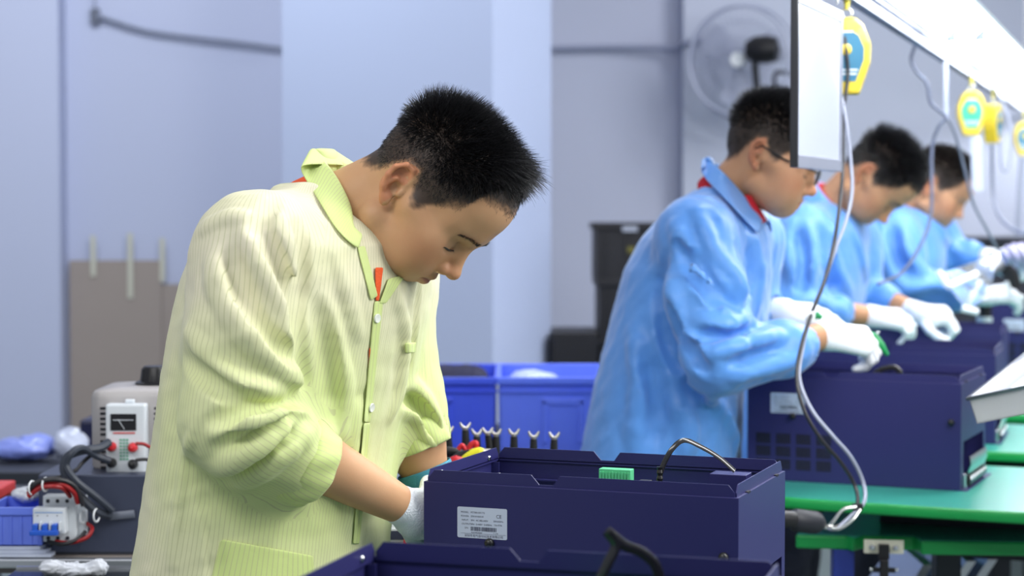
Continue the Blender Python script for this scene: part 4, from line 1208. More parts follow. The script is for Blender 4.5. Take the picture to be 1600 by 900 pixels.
# thin leads hanging from the rail farther down
cable('hanging_lead', [P(*q) for q in ((1430, 70, 5.0), (1424, 92, 5.0), (1432, 112, 5.0), (1448, 130, 5.0), (1454, 160, 5.0), (1466, 172, 5.0), (1478, 184, 5.0), (1466, 200, 5.0), (1456, 235, 5.0), (1455, 330, 4.95), (1440, 380, 4.9), (1410, 425, 4.85), (1372, 444, 4.8))], 0.0045, material('slate_lead', srgb(96, 104, 128), rough=0.5), 'slate lead dropping from the rail in a crook, in front of the last two workers', 'cable')
cable('hanging_strap', [P(*q) for q in ((1478, 96, 5.02), (1478, 140, 5.02), (1478, 182, 5.02))], 0.006, material('clear_strap', srgb(176, 184, 206), rough=0.3), 'pale translucent strap with a knot hanging from the rail', 'strap', flat=0.3)
cable('hanging_lead', [P(*q) for q in ((1482, 186, 5.02), (1494, 215, 5.05), (1506, 260, 5.1), (1520, 315, 5.15), (1540, 355, 5.2), (1560, 392, 5.3))], 0.004, M_cable, 'grey lead slanting down from the knotted strap towards the clear plastic sheet', 'cable')
cable('balancer_strap', [P(*q) for q in ((1525, 214, 5.78), (1526, 260, 5.78), (1527, 298, 5.78))], 0.017, material('white_strap', srgb(190, 198, 218), rough=0.35), 'wide white strap hanging under the green decal balancer', 'strap', flat=0.25)
cable('hanging_lead', [P(*q) for q in ((1550, 226, 6.1), (1552, 300, 6.1), (1560, 335, 6.0), (1580, 356, 5.9), (1612, 368, 5.8))], 0.006, M_cable, 'thick grey lead curving right from the edge-on yellow balancer', 'cable')
cable('hanging_lead', [P(*q) for q in ((1542, 120, 5.9), (1566, 160, 5.9), (1580, 210, 5.9), (1576, 262, 5.9), (1566, 262, 5.9), (1562, 220, 5.9))], 0.005, M_lead, 'pale looped lead hanging between the two farthest yellow balancers', 'cable')
cable('hanging_lead', [P(*q) for q in ((1598, 245, 7.1), (1594, 300, 7.1), (1590, 370, 7.1))], 0.012, M_lead, 'pale lead hanging straight down at the right edge', 'cable')

# ------------------------------------------------------------------ wall fan
M_cage = material('pale_fan_cage', srgb(170, 176, 198), rough=0.4)
fc = P(1160, 96, 8.12); R_ = px(84, 8.12)
fan = empty('wall_fan', tuple(fc), math.radians(-18))
for nm, yy, rr in (('front_cage', -0.07, 0.94), ('rear_cage', 0.05, 1.0)):
    m = MB()
    for q in (1.0, 0.72, 0.44):
        bulge = yy * (1.35 - 0.35 * q)
        m.tube([(R_ * rr * q * math.cos(t), bulge, R_ * rr * q * math.sin(t) * 1.06) for t in np.linspace(0, 2 * math.pi, 48, endpoint=False)], 0.0075 if q == 1 else 0.002, 6, closed=True)
    for k in range(48):
        t = 2 * math.pi * k / 48
        m.tube([(0.035 * math.cos(t), yy * 1.35, 0.035 * math.sin(t)), (R_ * rr * 0.6 * math.cos(t), yy * 1.2, R_ * rr * 0.636 * math.sin(t)), (R_ * rr * math.cos(t), yy, R_ * rr * 1.06 * math.sin(t))], 0.0014, 4)
    m.build(nm, M_cage, fan)
for k in range(3):
    t0 = 2 * math.pi * k / 3 + 0.4; G = []
    for i in range(7):
        rr = R_ * (0.12 + 0.74 * i / 6); row = []
        for j in range(6):
            a_ = t0 + (j / 5 - 0.5) * (0.75 + 0.25 * math.sin(i / 6 * 3)); row.append((rr * math.cos(a_), -0.02 + 0.03 * (j / 5 - 0.5), rr * math.sin(a_)))
        G.append(row)
    sheet('fan_blade', np.array(G), 0.002, material('fan_blade_grey', srgb(186, 192, 212), rough=0.35) if k == 0 else bpy.data.materials['fan_blade_grey'], fan, sub=1)
MB().lathe([(0.030, -0.12), (0.034, -0.07), (0.03, -0.02), (0.0, -0.02)], 20, 0, basis((1, 0, 0), (0, 0, 1), (0, 1, 0), (0, 0, 0))).build('hub', M_white, fan, smooth=True)
MB().lathe([(0.0, -0.05), (0.035, -0.045), (0.056, -0.01), (0.060, 0.04), (0.050, 0.085), (0.0, 0.10)], 24, 0, basis((0, 1, 0), (0, 0, 1), (1, 0, 0), (0.085, -0.12, 0.038))).build('motor', M_black, fan, smooth=True)
MB().tube([(0.075, -0.12, -0.01), (0.080, -0.10, -0.10), (0.085, -0.06, -0.20), (0.09, 0.30, -0.22)], 0.014, 10).build('mounting_arm', M_black, fan, smooth=True)
MB().tube(catmull([(0.14, 0.0, -0.125), (0.15, -0.05, -0.06), (0.19, -0.05, -0.055), (0.24, -0.05, -0.07)], 6), 0.010, 8).build('support_hoop', M_black, fan, smooth=True)
tag(fan, 'pale caged wall fan with a black motor, above the glasses wearer', 'fan')

# ------------------------------------------------------------------ black crates, dark bench and bins behind
M_crate = material('black_crate', (0.010, 0.010, 0.013), rough=0.45)
def crate(u0, u1, v0, v1, Y, depth, label, name='storage_crate', group='black crates stacked by the wall'):
    a = P(u0, v1, Y); b = P(u1, v0, Y); W = b[0] - a[0]; H_ = b[2] - a[2]
    r = empty(name, (a[0], Y, a[2])); t = 0.006
    m = MB().box((0.006, 0.006, 0), (W - 0.006, depth - 0.006, 0.01)).box((0.006, 0, 0), (W - 0.006, t, H_)).box((0.006, depth - t, 0), (W - 0.006, depth, H_)).box((0, 0, 0), (t, depth, H_)).box((W - t, 0, 0), (W, depth, H_))
    for k in range(5):
        x = W * (k + 0.5) / 5; m.box((x - 0.004, -0.006, 0.01), (x + 0.004, 0, H_ - 0.03))
    m.build('shell', M_crate, r); m = MB().box((-0.008, -0.012, H_ - 0.022), (W + 0.008, 0, H_), bev=0.002).box((-0.008, depth, H_ - 0.022), (W + 0.008, depth + 0.012, H_)).box((-0.01, -0.01, H_ - 0.022), (0, depth, H_)).box((W, -0.01, H_ - 0.022), (W + 0.01, depth, H_)); m.build('rim', M_crate, r)
    tag(r, label, 'crate', group); return r, W, H_, a
r_, W_, H_, a_ = crate(931, 1090, 348, 437, 6.7, 0.34, 'upper black crate of the stack behind the glasses wearer, grey sticker on its rim')
MB().box((P(972, 362, 6.7)[0] - a_[0], -0.0135, P(0, 362, 6.7)[2] - a_[2]), (P(996, 352, 6.7)[0] - a_[0], -0.012, P(0, 353, 6.7)[2] - a_[2])).build('sticker', material('grey_sticker', srgb(150, 156, 170)), r_)
MB().box((P(980, 395, 6.7)[0] - a_[0], -0.008, P(0, 395, 6.7)[2] - a_[2]), (P(992, 384, 6.7)[0] - a_[0], -0.006, P(0, 385, 6.7)[2] - a_[2])).build('sticker', material('olive_sticker', srgb(96, 92, 30)), r_)
r2_, _, _, a2_ = crate(936, 1090, 437, 530, 6.7, 0.34, 'middle black crate of the stack behind the glasses wearer')
crate(936, 1090, 530, 625, 6.7, 0.34, 'lowest black crate of the stack, resting on the dark bench')
zb = P(0, 625, 6.7)[2]
bx0, bx1 = P(864, 0, 6.6)[0], P(1120, 0, 6.6)[0]
db = empty('dark_bench', (bx0, 6.6, 0))
MB().box((0, 0, zb - 0.03), (bx1 - bx0, 0.6, zb), bev=0.003).build('bench_top', M_crate, db)
for x in (0.05, bx1 - bx0 - 0.05):
    for y in (0.05, 0.55): MB().box((x - 0.025, y - 0.025, 0), (x + 0.025, y + 0.025, zb - 0.03)).build('leg', M_crate, db)
tag(db, 'dark bench behind the blue bins, carrying the black crates', 'bench')
ob = MB().box(P(862, 612, 6.62) * [1, 0, 1] + [0, 6.62, 0], P(934, 519, 6.62) * [1, 0, 1] + [0, 6.95, 0], bev=0.006)
o = ob.build('black_case', M_crate); 
tag(o, 'low black box beside the crate stack, above the blue bins', 'box')
# dark counter at the far right, against the wall
fa, fb = P(1472, 386, 8.0), P(1760, 378, 8.0)
dc = MB().box((fa[0], 7.9, 0.0), (fb[0], 8.36, fb[2]), bev=0.004).box((fa[0] - 0.02, 7.86, fb[2]), (fb[0], 8.36, fb[2] + 0.02), bev=0.003)
tag(dc.build('dark_cabinet', material('charcoal_cabinet', srgb(44, 46, 58), rough=0.5)), 'charcoal cabinet against the back wall behind the last worker', 'cabinet')

# workbench for bins and tools
ZB = P(0, 706, 4.45)[2]
def bench(x0, x1, y0_, y1_, z, label, topm, legm, name='workbench', th=0.03):
    r = empty(name, (x0, y0_, 0)); MB().box((0, 0, z - th), (x1 - x0, y1_ - y0_, z), bev=0.003).build('bench_top', topm, r)
    for x in (0.04, x1 - x0 - 0.04):
        for y in (0.04, y1_ - y0_ - 0.04): MB().box((x - 0.02, y - 0.02, 0), (x + 0.02, y + 0.02, z - th)).build('leg', legm, r)
    tag(r, label, 'bench'); return r
bench(P(500, 0, 4.4)[0], P(905, 0, 4.4)[0], 4.38, 5.05, ZB, 'workbench under the two blue bins', M_frame, M_frame)
M_bin = material('blue_bin_plastic', srgb(74, 98, 238), rough=0.32, coat=0.2); M_bin2 = material('bright_blue_bin_plastic', srgb(104, 130, 250), rough=0.32, coat=0.2)
def bin_(u0, u1, v0, v1, Y, depth, mat, label, win):
    a = P(u0, v1, Y); b = P(u1, v0, Y); W = b[0] - a[0]; H_ = b[2] - a[2]
    r = empty('plastic_bin', (a[0], Y, ZB)); t = 0.004; ins = 0.002
    # tapered walls
    def wall(p0, p1, p2, p3, n): 
        V = [np.array(p) for p in (p0, p1, p2, p3)]; V2 = [v + np.array(n) * t for v in V]
        return V + V2
    m = MB(); x0, x1, y0_, y1_ = ins, W - ins, ins, depth - ins
    for q in (wall((x0, y0_, 0), (x1, y0_, 0), (W, 0, H_), (0, 0, H_), (0, 1, 0)), wall((x1, y1_, 0), (x0, y1_, 0), (0, depth, H_), (W, depth, H_), (0, -1, 0)),
              wall((x0, y1_, 0), (x0, y0_, 0), (0, 0, H_), (0, depth, H_), (1, 0, 0)), wall((x1, y0_, 0), (x1, y1_, 0), (W, depth, H_), (W, 0, H_), (-1, 0, 0))):
        m.add(q, [(0, 1, 2, 3), (7, 6, 5, 4), (0, 4, 5, 1), (1, 5, 6, 2), (2, 6, 7, 3), (3, 7, 4, 0)])
    m.box((x0, y0_, 0), (x1, y1_, t)); m.build('shell', mat, r)
    m = MB().box((-0.003, -0.012, H_ - 0.012), (W + 0.003, 0.004, H_ + 0.004), bev=0.002).box((-0.003, depth - 0.004, H_ - 0.012), (W + 0.003, depth + 0.012, H_ + 0.004), bev=0.002)
    m.box((-0.003, 0.004, H_ - 0.012), (0.004, depth - 0.004, H_ + 0.004), bev=0.002).box((W - 0.004, 0.004, H_ - 0.012), (W + 0.003, depth - 0.004, H_ + 0.004), bev=0.002).box((-0.004, -0.006, H_ - 0.032), (W + 0.004, 0.004, H_ - 0.028)); m.build('rim', mat, r)
    m = MB()
    for x in win[0]: m.box((x - 0.006, 0.0, 0.01), (x + 0.006, 0.024, H_ - 0.03))
    m.build('ribs', mat, r)
    x0_, x1_ = win[1]; m = MB().box((x0_, -0.004, H_ - 0.062), (x1_, 0.012, H_ - 0.046), bev=0.003).box((x1_ - 0.012, -0.004, 0.02), (x1_, 0.02, H_ - 0.05), bev=0.003).box((x0_, -0.004, 0.02), (x0_ + 0.012, 0.02, H_ - 0.05), bev=0.003)
    m.build('grip_frame', mat, r)
    tag(r, label, 'bin', 'blue plastic bins on the workbench'); return r
p_ = lambda u: P(u, 0, 4.45)[0]
bin_(520, 775, 592, 706, 4.45, 0.40, M_bin, 'darker blue plastic bin behind the yellow sleeve, dark blue bag inside', ((p_(740) - p_(520), p_(758) - p_(520)), (p_(600) - p_(520), p_(708) - p_(520))))
bin_(779, 985, 592, 706, 4.45, 0.40, M_bin2, 'brighter blue plastic bin, between its darker twin and the blue coat', ((p_(818) - p_(781), p_(792) - p_(781)), (p_(850) - p_(781), p_(915) - p_(781))))
# dark blue bag lying over the left bin
pr = [ell(P(700, 590, 4.66), (0.10, 0.10, 0.032), k=0.02), ell(P(640, 592, 4.66), (0.09, 0.10, 0.030), k=0.02), ell(P(735, 592, 4.66), (0.035, 0.09, 0.026), k=0.02), ell(P(690, 640, 4.66), (0.11, 0.12, 0.05), k=0.03)]
v, f = polygonise(pr, 0.008, lambda p: 0.004 * vnoise(p, 14, 4)); tag(mesh_obj('folded_bag', v, f, material('midnight_fabric', srgb(20, 20, 54), rough=0.75), smooth=True), 'midnight blue bag heaped in the darker blue bin', 'bag')
pr = [ell(P(822, 596, 4.72), (0.045, 0.06, 0.030), k=0.02), ell(P(850, 598, 4.76), (0.04, 0.06, 0.028), k=0.02), ell(P(840, 640, 4.72), (0.05, 0.08, 0.05), k=0.02)]
v, f = polygonise(pr, 0.008, lambda p: 0.005 * vnoise(p, 22, 6)); tag(mesh_obj('plastic_bag', v, f, material('milky_plastic', srgb(176, 190, 214), rough=0.25, coat=0.4), smooth=True), 'milky plastic bag peeking over the corner of the brighter blue bin', 'bag')

# ------------------------------------------------------------------ tool tray behind the case: upright fork terminals
YT = 3.18
ZT = P(0, 790, YT)[2]
tl = empty('tool_rack', (P(690, 0, YT)[0], YT, 0))
M_steel = material('tinned_steel', (0.55, 0.52, 0.50), rough=0.3, metal=0.9)
rx1 = P(905, 0, YT)[0] - P(668, 0, YT)[0]; tl.location.x = P(668, 0, YT)[0]
MB().box((0, -0.05, ZT - 0.02), (rx1, 0.16, ZT), bev=0.002).build('tray', M_bluepost, tl)
MB().box((0, -0.01, ZT), (rx1, 0.035, ZT + 0.05), bev=0.003).build('foam_block', material('deep_teal_block', srgb(24, 40, 96), rough=0.7), tl)
for x in (0.03, rx1 - 0.03):
    for y in (-0.02, 0.13): MB().box((x - 0.012, y - 0.012, 0), (x + 0.012, y + 0.012, ZT - 0.02)).build('leg', M_frame, tl)
tag(tl, 'low blue tool rack behind the near case, holding the upright fork leads', 'rack')
tips = [(700, 668), (727, 662), (745, 672), (762, 670), (775, 672), (803, 672), (834, 676), (866, 677)]
words_ = ['leftmost', 'tallest, second from the left', 'third from the left', 'bent, fourth from the left', 'bright tipped, fifth from the left', 'sixth from the left', 'seventh from the left', 'rightmost']
for i, (u, v) in enumerate(tips):
    tp = P(u, v, YT + 0.012); base = np.array([P(u + (4 if i == 3 else 0), 0, YT)[0], YT + 0.012, ZT + 0.045])
    r = empty('fork_lead', tuple(base)); h_ = tp[2] - base[2]; lean = (tp[0] - base[0]); s_ = px(1, YT)
    MB().tube([(0, 0, 0), (lean * .2, 0, h_ - 30 * s_), (lean * .8, 0, h_ - 10 * s_)], [0.0060, 0.0068, 0.0058], 12).build('black_sleeve', M_black, r, smooth=True)
    fk = MB().tube([(lean * .8, 0, h_ - 11 * s_), (lean, 0, h_ - 6 * s_)], [0.0038, 0.0042], 10)
    for q in (-1, 1): fk.tube([(lean + q * 0.001, 0, h_ - 8 * s_), (lean + q * 0.0058, 0, h_ - 4 * s_), (lean + q * 0.0090, 0, h_ + 0.002)], [0.0036, 0.0030, 0.0018], 8)
    fk.build('fork_tip', M_steel, r, smooth=True)
    tag(r, 'upright black fork tipped lead, %s of the eight' % words_[i], 'lead', 'fork tipped leads in the rack')
# hand tools lying at the left of the rack
M_red = material('red_knit', srgb(190, 26, 44), rough=0.8) if 'red_knit' not in bpy.data.materials else bpy.data.materials['red_knit']
M_rp = material('red_plastic', srgb(196, 34, 44), rough=0.35); M_yp = material('yellow_plastic', srgb(226, 220, 50), rough=0.35); M_tealp = material('teal_handle', srgb(40, 130, 150), rough=0.4)
def T(u, v, Y=YT - 0.02): return P(u, v, Y)
def tool(name, parts, label, cat):
    b = parts[0][1][0]; r = empty(name, tuple(b))
    for nm, pts, rr, mt in parts:
        MB().tube(catmull([np.array(p) - b for p in pts], 6), rr if not hasattr(rr, '__len__') else list(np.interp(np.linspace(0, 1, (len(pts) - 1) * 6 + 1), np.linspace(0, 1, len(rr)), rr)), 10).build(nm, mt, r, smooth=True)
    tag(r, label, cat); return r
tool('pliers', [('handle', [T(668, 715), T(690, 705), T(712, 707), T(735, 712)], [0.006, 0.0085, 0.008, 0.005], M_black), ('handle', [T(672, 732), T(690, 728), T(712, 722), T(735, 714)], [0.006, 0.008, 0.0075, 0.005], M_black), ('jaw', [T(733, 713), T(745, 708), T(756, 704)], [0.007, 0.006, 0.003], M_steel)], 'black handled pliers lying by the teal wrist band', 'pliers')
tool('cutter', [('handle', [T(712, 722, 3.12), T(730, 712, 3.12), T(748, 706, 3.12), T(758, 706, 3.12)], [0.006, 0.008, 0.008, 0.005], M_yp), ('black_grip', [T(694, 728, 3.12), T(705, 722, 3.12), T(718, 712, 3.12), T(738, 706, 3.12)], [0.005, 0.007, 0.007, 0.005], M_black), ('jaw', [T(756, 706, 3.12), T(768, 704, 3.12)], [0.006, 0.003], M_steel)], 'yellow and black handled cutter beside the upright leads', 'cutter')
tool('red_clip', [('body_shell', [T(716, 702, 3.14), T(722, 696, 3.14), T(728, 704, 3.14)], 0.0042, M_rp)], 'small red clip among the black tools', 'clip')
tool('red_clip', [('body_shell', [T(731, 704, 3.14), T(737, 694, 3.14), T(744, 693, 3.14), T(743, 704, 3.14)], 0.0050, M_rp)], 'larger red clip right behind the upright leads', 'clip')
tool('screwdriver', [('handle', [T(700, 724, 3.09), T(712, 720, 3.09), T(726, 722, 3.09)], [0.007, 0.009, 0.006], M_rp), ('shaft', [T(726, 722, 3.09), T(750, 724, 3.09)], 0.002, M_steel)], 'red handled screwdriver lying next to the teal wrist band', 'screwdriver')
# pieces the two hands work on: small white terminal module with a red wire
tm = empty('terminal_module', tuple(P(596, 858, 2.90)))
MB().box((0, 0, 0), (px(62, 2.9), 0.04, px(44, 2.9)), bev=0.002).box((px(4, 2.9), -0.006, px(12, 2.9)), (px(40, 2.9), 0, px(34, 2.9)), bev=0.001).build('housing', M_white, tm)
MB().box((px(14, 2.9), -0.0075, px(16, 2.9)), (px(36, 2.9), -0.006, px(30, 2.9))).build('grey_label', M_ink, tm)
MB().tube(catmull([(px(36, 2.9), -0.012, px(3, 2.9)), (px(38, 2.9), -0.012, px(14, 2.9)), (px(40, 2.9), -0.004, px(24, 2.9))], 5), 0.0028, 8).build('red_wire', M_rp, tm, smooth=True)
tag(tm, 'small white terminal module with a red wire, below the white glove', 'terminal')
zz = float(tm.location.z)
bench(P(560, 0, 2.9)[0], P(690, 0, 2.9)[0], 2.84, 3.06, zz, 'narrow shelf carrying the white terminal module', M_frame, M_frame, name='side_shelf', th=0.015)
# ------------------------------------------------------------------ left bench: transformer, breaker box, bins
M_dsteel = material('slate_steel', srgb(66, 72, 92), rough=0.4, metal=0.25, noise=0.04, nscale=6)
M_beige = material('warm_grey_steel', srgb(172, 168, 168), rough=0.45)
M_meter = material('meter_white', srgb(214, 220, 226), rough=0.35)
YD = 3.20
ZD = P(0, 866, YD)[2]
xl = P(52, 0, YD)[0]
# bench with metal lip
bl = empty('steel_bench', (P(-40, 0, 3.12)[0], 3.165, 0))
Wb = P(330, 0, 3.12)[0] - P(-40, 0, 3.12)[0]
MB().box((0, 0.02, ZD - 0.03), (Wb, 0.90, ZD - 0.0004), bev=0.002).build('bench_top', material('worn_bench_top', srgb(120, 112, 108), rough=0.5, noise=0.1, nscale=14), bl)
MB().box((0.0, 0.0, ZD - 0.018), (Wb, 0.02, ZD - 0.002), bev=0.003).build('metal_edging', M_alu, bl)
for x in (0.05, Wb - 0.05):
    for y in (0.06, 0.84): MB().box((x - 0.02, y - 0.02, 0), (x + 0.02, y + 0.02, ZD - 0.03)).build('leg', M_frame, bl)
tag(bl, 'steel edged workbench carrying the slate box and beige transformer', 'bench')
# slate box
hD = P(0, 742, YD)[2] - ZD; wD = P(300, 0, YD)[0] - xl
sb = empty('slate_box', (xl, YD, ZD))
MB().box((0, 0, 0), (wD, 0.42, hD), bev=0.003).build('housing', M_dsteel, sb)
MB().box((-0.001, -0.002, 0), (wD + 0.001, 0.0, 0.004)).build('bottom_seam', M_frame, sb)
for x, z in ((0.022, 0.016), (wD - 0.02, 0.016), (wD - 0.02, hD - 0.015)):
    MB().lathe([(0.0035, 0), (0.003, 0.002), (0, 0.0025)], 12, 0, basis((1, 0, 0), (0, 0, 1), (0, -1, 0), (x, 0, z))).build('screw', M_frame, sb, smooth=True)
MB().tube([(P(166, 0, YD)[0] - xl, -0.006, P(0, 806, YD)[2] - ZD), (P(205, 0, YD)[0] - xl, -0.006, P(0, 802, YD)[2] - ZD)], 0.007, 10, flat=0.5).build('cable_lug', material('dull_grey_metal', srgb(108, 114, 128), rough=0.5), sb, smooth=True)
tag(sb, 'slate grey steel box with a circuit breaker on its front', 'box')
# breaker
bx = P(56, 0, YD)[0] - xl; bz = P(0, 842, YD)[2] - ZD; s = px(1, YD)
br = empty('circuit_breaker', (xl + bx, YD - 0.0, ZD + bz))
m = MB().box((10 * s, -0.030, 0), (62 * s, 0, 72 * s), bev=0.002).box((0 * s, -0.055, 16 * s), (50 * s, -0.028, 56 * s), bev=0.002)
m.box((60 * s, -0.016, 8 * s), (74 * s, 0, 70 * s), bev=0.002); m.build('housing', M_meter, br)
m = MB().box((-2 * s, -0.072, 16 * s), (42 * s, -0.058, 24 * s), bev=0.002)
for k in range(3): m.box((2 * s + k * 15 * s, -0.070, 22 * s), (10 * s + k * 15 * s, -0.052, 33 * s), bev=0.0015)
m.build('toggle_bar', material('toggle_blue', srgb(40, 92, 200), rough=0.35), br)
for k in range(3):
    MB().box((12 * s + k * 15 * s, -0.066, 22 * s), (15 * s + k * 15 * s, -0.050, 36 * s), bev=0.001).build('toggle_guard', M_meter, br)
    for zz_ in (6, 64):
        MB().lathe([(0.0034, 0), (0.0030, 0.0012), (0, 0.0008)], 12, 0, basis((1, 0, 0), (0, 0, 1), (0, -1, 0), ((18 + k * 15) * s, -0.030, zz_ * s))).build('terminal_screw', M_frame, br, smooth=True)
    MB().box(((7 + k * 15) * s, -0.0556, 44 * s), ((8.5 + k * 15) * s, -0.055, 45.5 * s)).build('indicator', M_ink, br)
MB().box((3 * s, -0.0556, 49 * s), (46 * s, -0.055, 50.2 * s)).build('printed_line', material('pale_blue_print', srgb(120, 160, 210)), br)
tag(br, 'white three pole circuit breaker with a blue toggle bar', 'circuit breaker')
# variac
YV = 3.27; zv = ZD + hD; sv = px(1, YV)
vc = P(241, 0, YV + 0.105)[0]
va = empty('variable_transformer', (vc, YV + 0.105, zv))
hv = P(0, 612, YV)[2] - zv; rv = 0.099
prof = []
pts = []
for k in range(64):
    a = 2 * math.pi * k / 64; ca, sa = math.cos(a), math.sin(a); pw = 11.0; q = (abs(ca) ** pw + abs(sa) ** pw) ** (-1 / pw); pts.append((rv * q * ca, rv * q * sa))
G = [[(x * f, y * f, z) for x, y in pts + pts[:1]] for f, z in ((0.97, 0), (1.0, 0.004), (1.0, hv - 0.012), (0.985, hv - 0.004), (0.95, hv), (0.6, hv + 0.004), (0.0, hv + 0.005))]
V = [p for row in G for p in row]; m_ = len(G[0]); Fc = [(i * m_ + j, i * m_ + j + 1, (i + 1) * m_ + j + 1, (i + 1) * m_ + j) for i in range(len(G) - 1) for j in range(m_ - 1)]
mesh_obj('housing', V, Fc, M_beige, va, smooth=True)
for side in (((P(151, 0, YV)[0] - vc) / sv, (P(163, 0, YV)[0] - vc) / sv), ((P(236, 0, YV)[0] - vc) / sv, (P(252, 0, YV)[0] - vc) / sv)):
    vs = MB()
    for grp_ in (0, 1):
        for k in range(6):
            z = hv - (28 + grp_ * 52 + k * 8.2) * sv
            vs.box((side[0] * sv, -rv - 0.0006, z), (side[1] * sv, -rv + 0.004, z + 3.6 * sv))
    vs.build('vent_slots', M_slot, va)
kb = MB().lathe([(34 * sv, hv + 0.004), (34 * sv, hv + 0.008), (30 * sv, hv + 0.010), (25 * sv, hv + 0.010), (22 * sv, hv + 30 * sv), (20 * sv, hv + 33 * sv), (0, hv + 33 * sv)], 28, 0, Matrix.Translation((0, 0, 0)))
for k in range(10):
    a = 2 * math.pi * k / 10; kb.tube([(23.5 * sv * math.cos(a), 23.5 * sv * math.sin(a), hv + 0.010), (21 * sv * math.cos(a), 21 * sv * math.sin(a), hv + 29 * sv)], 3 * sv, 8)
kb.build('knob', M_black, va, smooth=True)
# meter panel
pw_, ph_ = 62 * sv, 117 * sv; ox = P(165, 0, YV)[0] - vc; oz = P(0, 745, YV)[2] - zv
mp = MB().box((ox, -rv - 0.030, oz), (ox + pw_, -rv - 0.0005, oz + ph_), bev=0.004).build('meter_panel', M_meter, va)
MB().box((ox + 28 * sv, -rv - 0.016, oz + ph_), (ox + 42 * sv, -rv - 0.004, oz + ph_ + 6 * sv), bev=0.002).build('top_tab', M_meter, mp)
fy = -rv - 0.0306
MB().box((ox + 8 * sv, fy - 0.001, oz + 76 * sv), (ox + 48 * sv, fy + 0.002, oz + 102 * sv), bev=0.001).build('meter_window', material('meter_glass', (0.01, 0.01, 0.012), rough=0.08), mp)
MB().box((ox + 12 * sv, fy - 0.0016, oz + 92 * sv), (ox + 44 * sv, fy - 0.0008, oz + 93 * sv)).tube([(ox + 30 * sv, fy - 0.0018, oz + 78 * sv), (ox + 20 * sv, fy - 0.0018, oz + 94 * sv)], 0.0005, 6).build('needle', M_meter, mp)
MB().box((ox + 12 * sv, fy - 0.0004, oz + 71 * sv), (ox + 46 * sv, fy, oz + 73.5 * sv)).build('red_lettering', material('pale_red_print', srgb(206, 96, 96)), mp)
tp_ = MB()
for i in range(7):
    for j in range(3): tp_.box((ox + (22 + j * 5) * sv, fy - 0.0004, oz + (30 + i * 5) * sv), (ox + (25.5 + j * 5) * sv, fy, oz + (33 + i * 5) * sv))
tp_.build('green_scale', material('pale_green_print', srgb(104, 178, 150)), mp)
for (x, z, mt) in ((10, 51, M_rp), (43, 50, M_rp), (10, 26, M_black), (43, 24, M_black)):
    MB().lathe([(7.5 * sv, 0), (8.0 * sv, 0.004), (7.0 * sv, 0.010), (5 * sv, 0.016), (0, 0.018)], 18, 0, basis((1, 0, 0), (0, 0, 1), (0, -1, 0), (ox + x * sv, fy, oz + z * sv))).build('terminal_knob', mt, mp, smooth=True)
for x in (11, 45):
    MB().box((ox + x * sv, fy - 0.0006, oz + 1 * sv), (ox + (x + 7) * sv, fy, oz + 10 * sv)).build('foot_slot', material('brown_slot', srgb(104, 92, 78)) if x == 11 else bpy.data.materials['brown_slot'], mp)
va.location.y = YV + rv
tag(va, 'beige grey variable transformer with black knob and white meter panel', 'transformer')
# wiring
M_wr = material('red_wire', srgb(150, 24, 28), rough=0.4); M_wk = material('black_wire', (0.02, 0.02, 0.024), rough=0.45); M_sl = material('charcoal_sleeve', srgb(52, 58, 70), rough=0.5)
def W(u, v, Y): return P(u, v, Y)
gp_ = 'wires between transformer and breaker'
def wire(pts, r, mt, lab, nm='wire'): return cable(nm, [W(*q) for q in pts], r, mt, lab, 'wire', gp_)
wire([(170, 691, 3.22), (155, 700, 3.20), (125, 705, 3.18), (104, 715, 3.17), (100, 735, 3.16), (112, 755, 3.155), (130, 780, 3.16), (150, 798, 3.17), (172, 806, 3.19)], 0.0075, M_sl, 'thick charcoal sleeved bundle looping from the transformer down the slate box')
wire([(172, 720, 3.21), (150, 712, 3.20), (128, 700, 3.17), (112, 708, 3.15), (104, 728, 3.15), (120, 752, 3.145), (150, 776, 3.16), (176, 798, 3.18)], 0.006, M_sl, 'second charcoal bundle running beside the thick one')
wire([(170, 718, 3.22), (150, 708, 3.21), (130, 722, 3.20), (118, 735, 3.18), (95, 745, 3.17), (70, 750, 3.16), (50, 764, 3.15)], 0.0035, M_wk, 'thin black wire bending from the lower left terminal to the box corner')
wire([(236, 700, 3.20), (225, 694, 3.20), (212, 693, 3.20)], 0.003, M_wr, 'short red wire at the right of the meter panel')
wire([(244, 724, 3.20), (228, 718, 3.20), (212, 719, 3.20)], 0.003, M_wk, 'short black wire at the right of the meter panel')
wire([(44, 772, 3.13), (60, 758, 3.13), (80, 755, 3.13), (100, 758, 3.13), (116, 770, 3.14), (122, 786, 3.15)], 0.0045, M_wr, 'red wire arching over the top of the breaker')
wire([(44, 766, 3.12), (58, 754, 3.12), (80, 749, 3.12), (104, 752, 3.13), (120, 764, 3.14), (130, 790, 3.15)], 0.004, M_wk, 'black wire arching just above the red one over the breaker')
wire([(44, 776, 3.12), (62, 763, 3.12), (82, 760, 3.12), (98, 763, 3.13), (110, 776, 3.15)], 0.004, M_wr, 'lower red wire pressed close to the breaker top')
wire([(86, 846, 3.16), (110, 848, 3.16), (135, 840, 3.16), (144, 826, 3.17), (136, 818, 3.19)], 0.0035, M_wr, 'red wire curling from beneath the breaker')
wire([(74, 846, 3.16), (98, 850, 3.155), (122, 842, 3.16), (134, 830, 3.17)], 0.0035, M_wk, 'black wire curling from beneath the breaker')
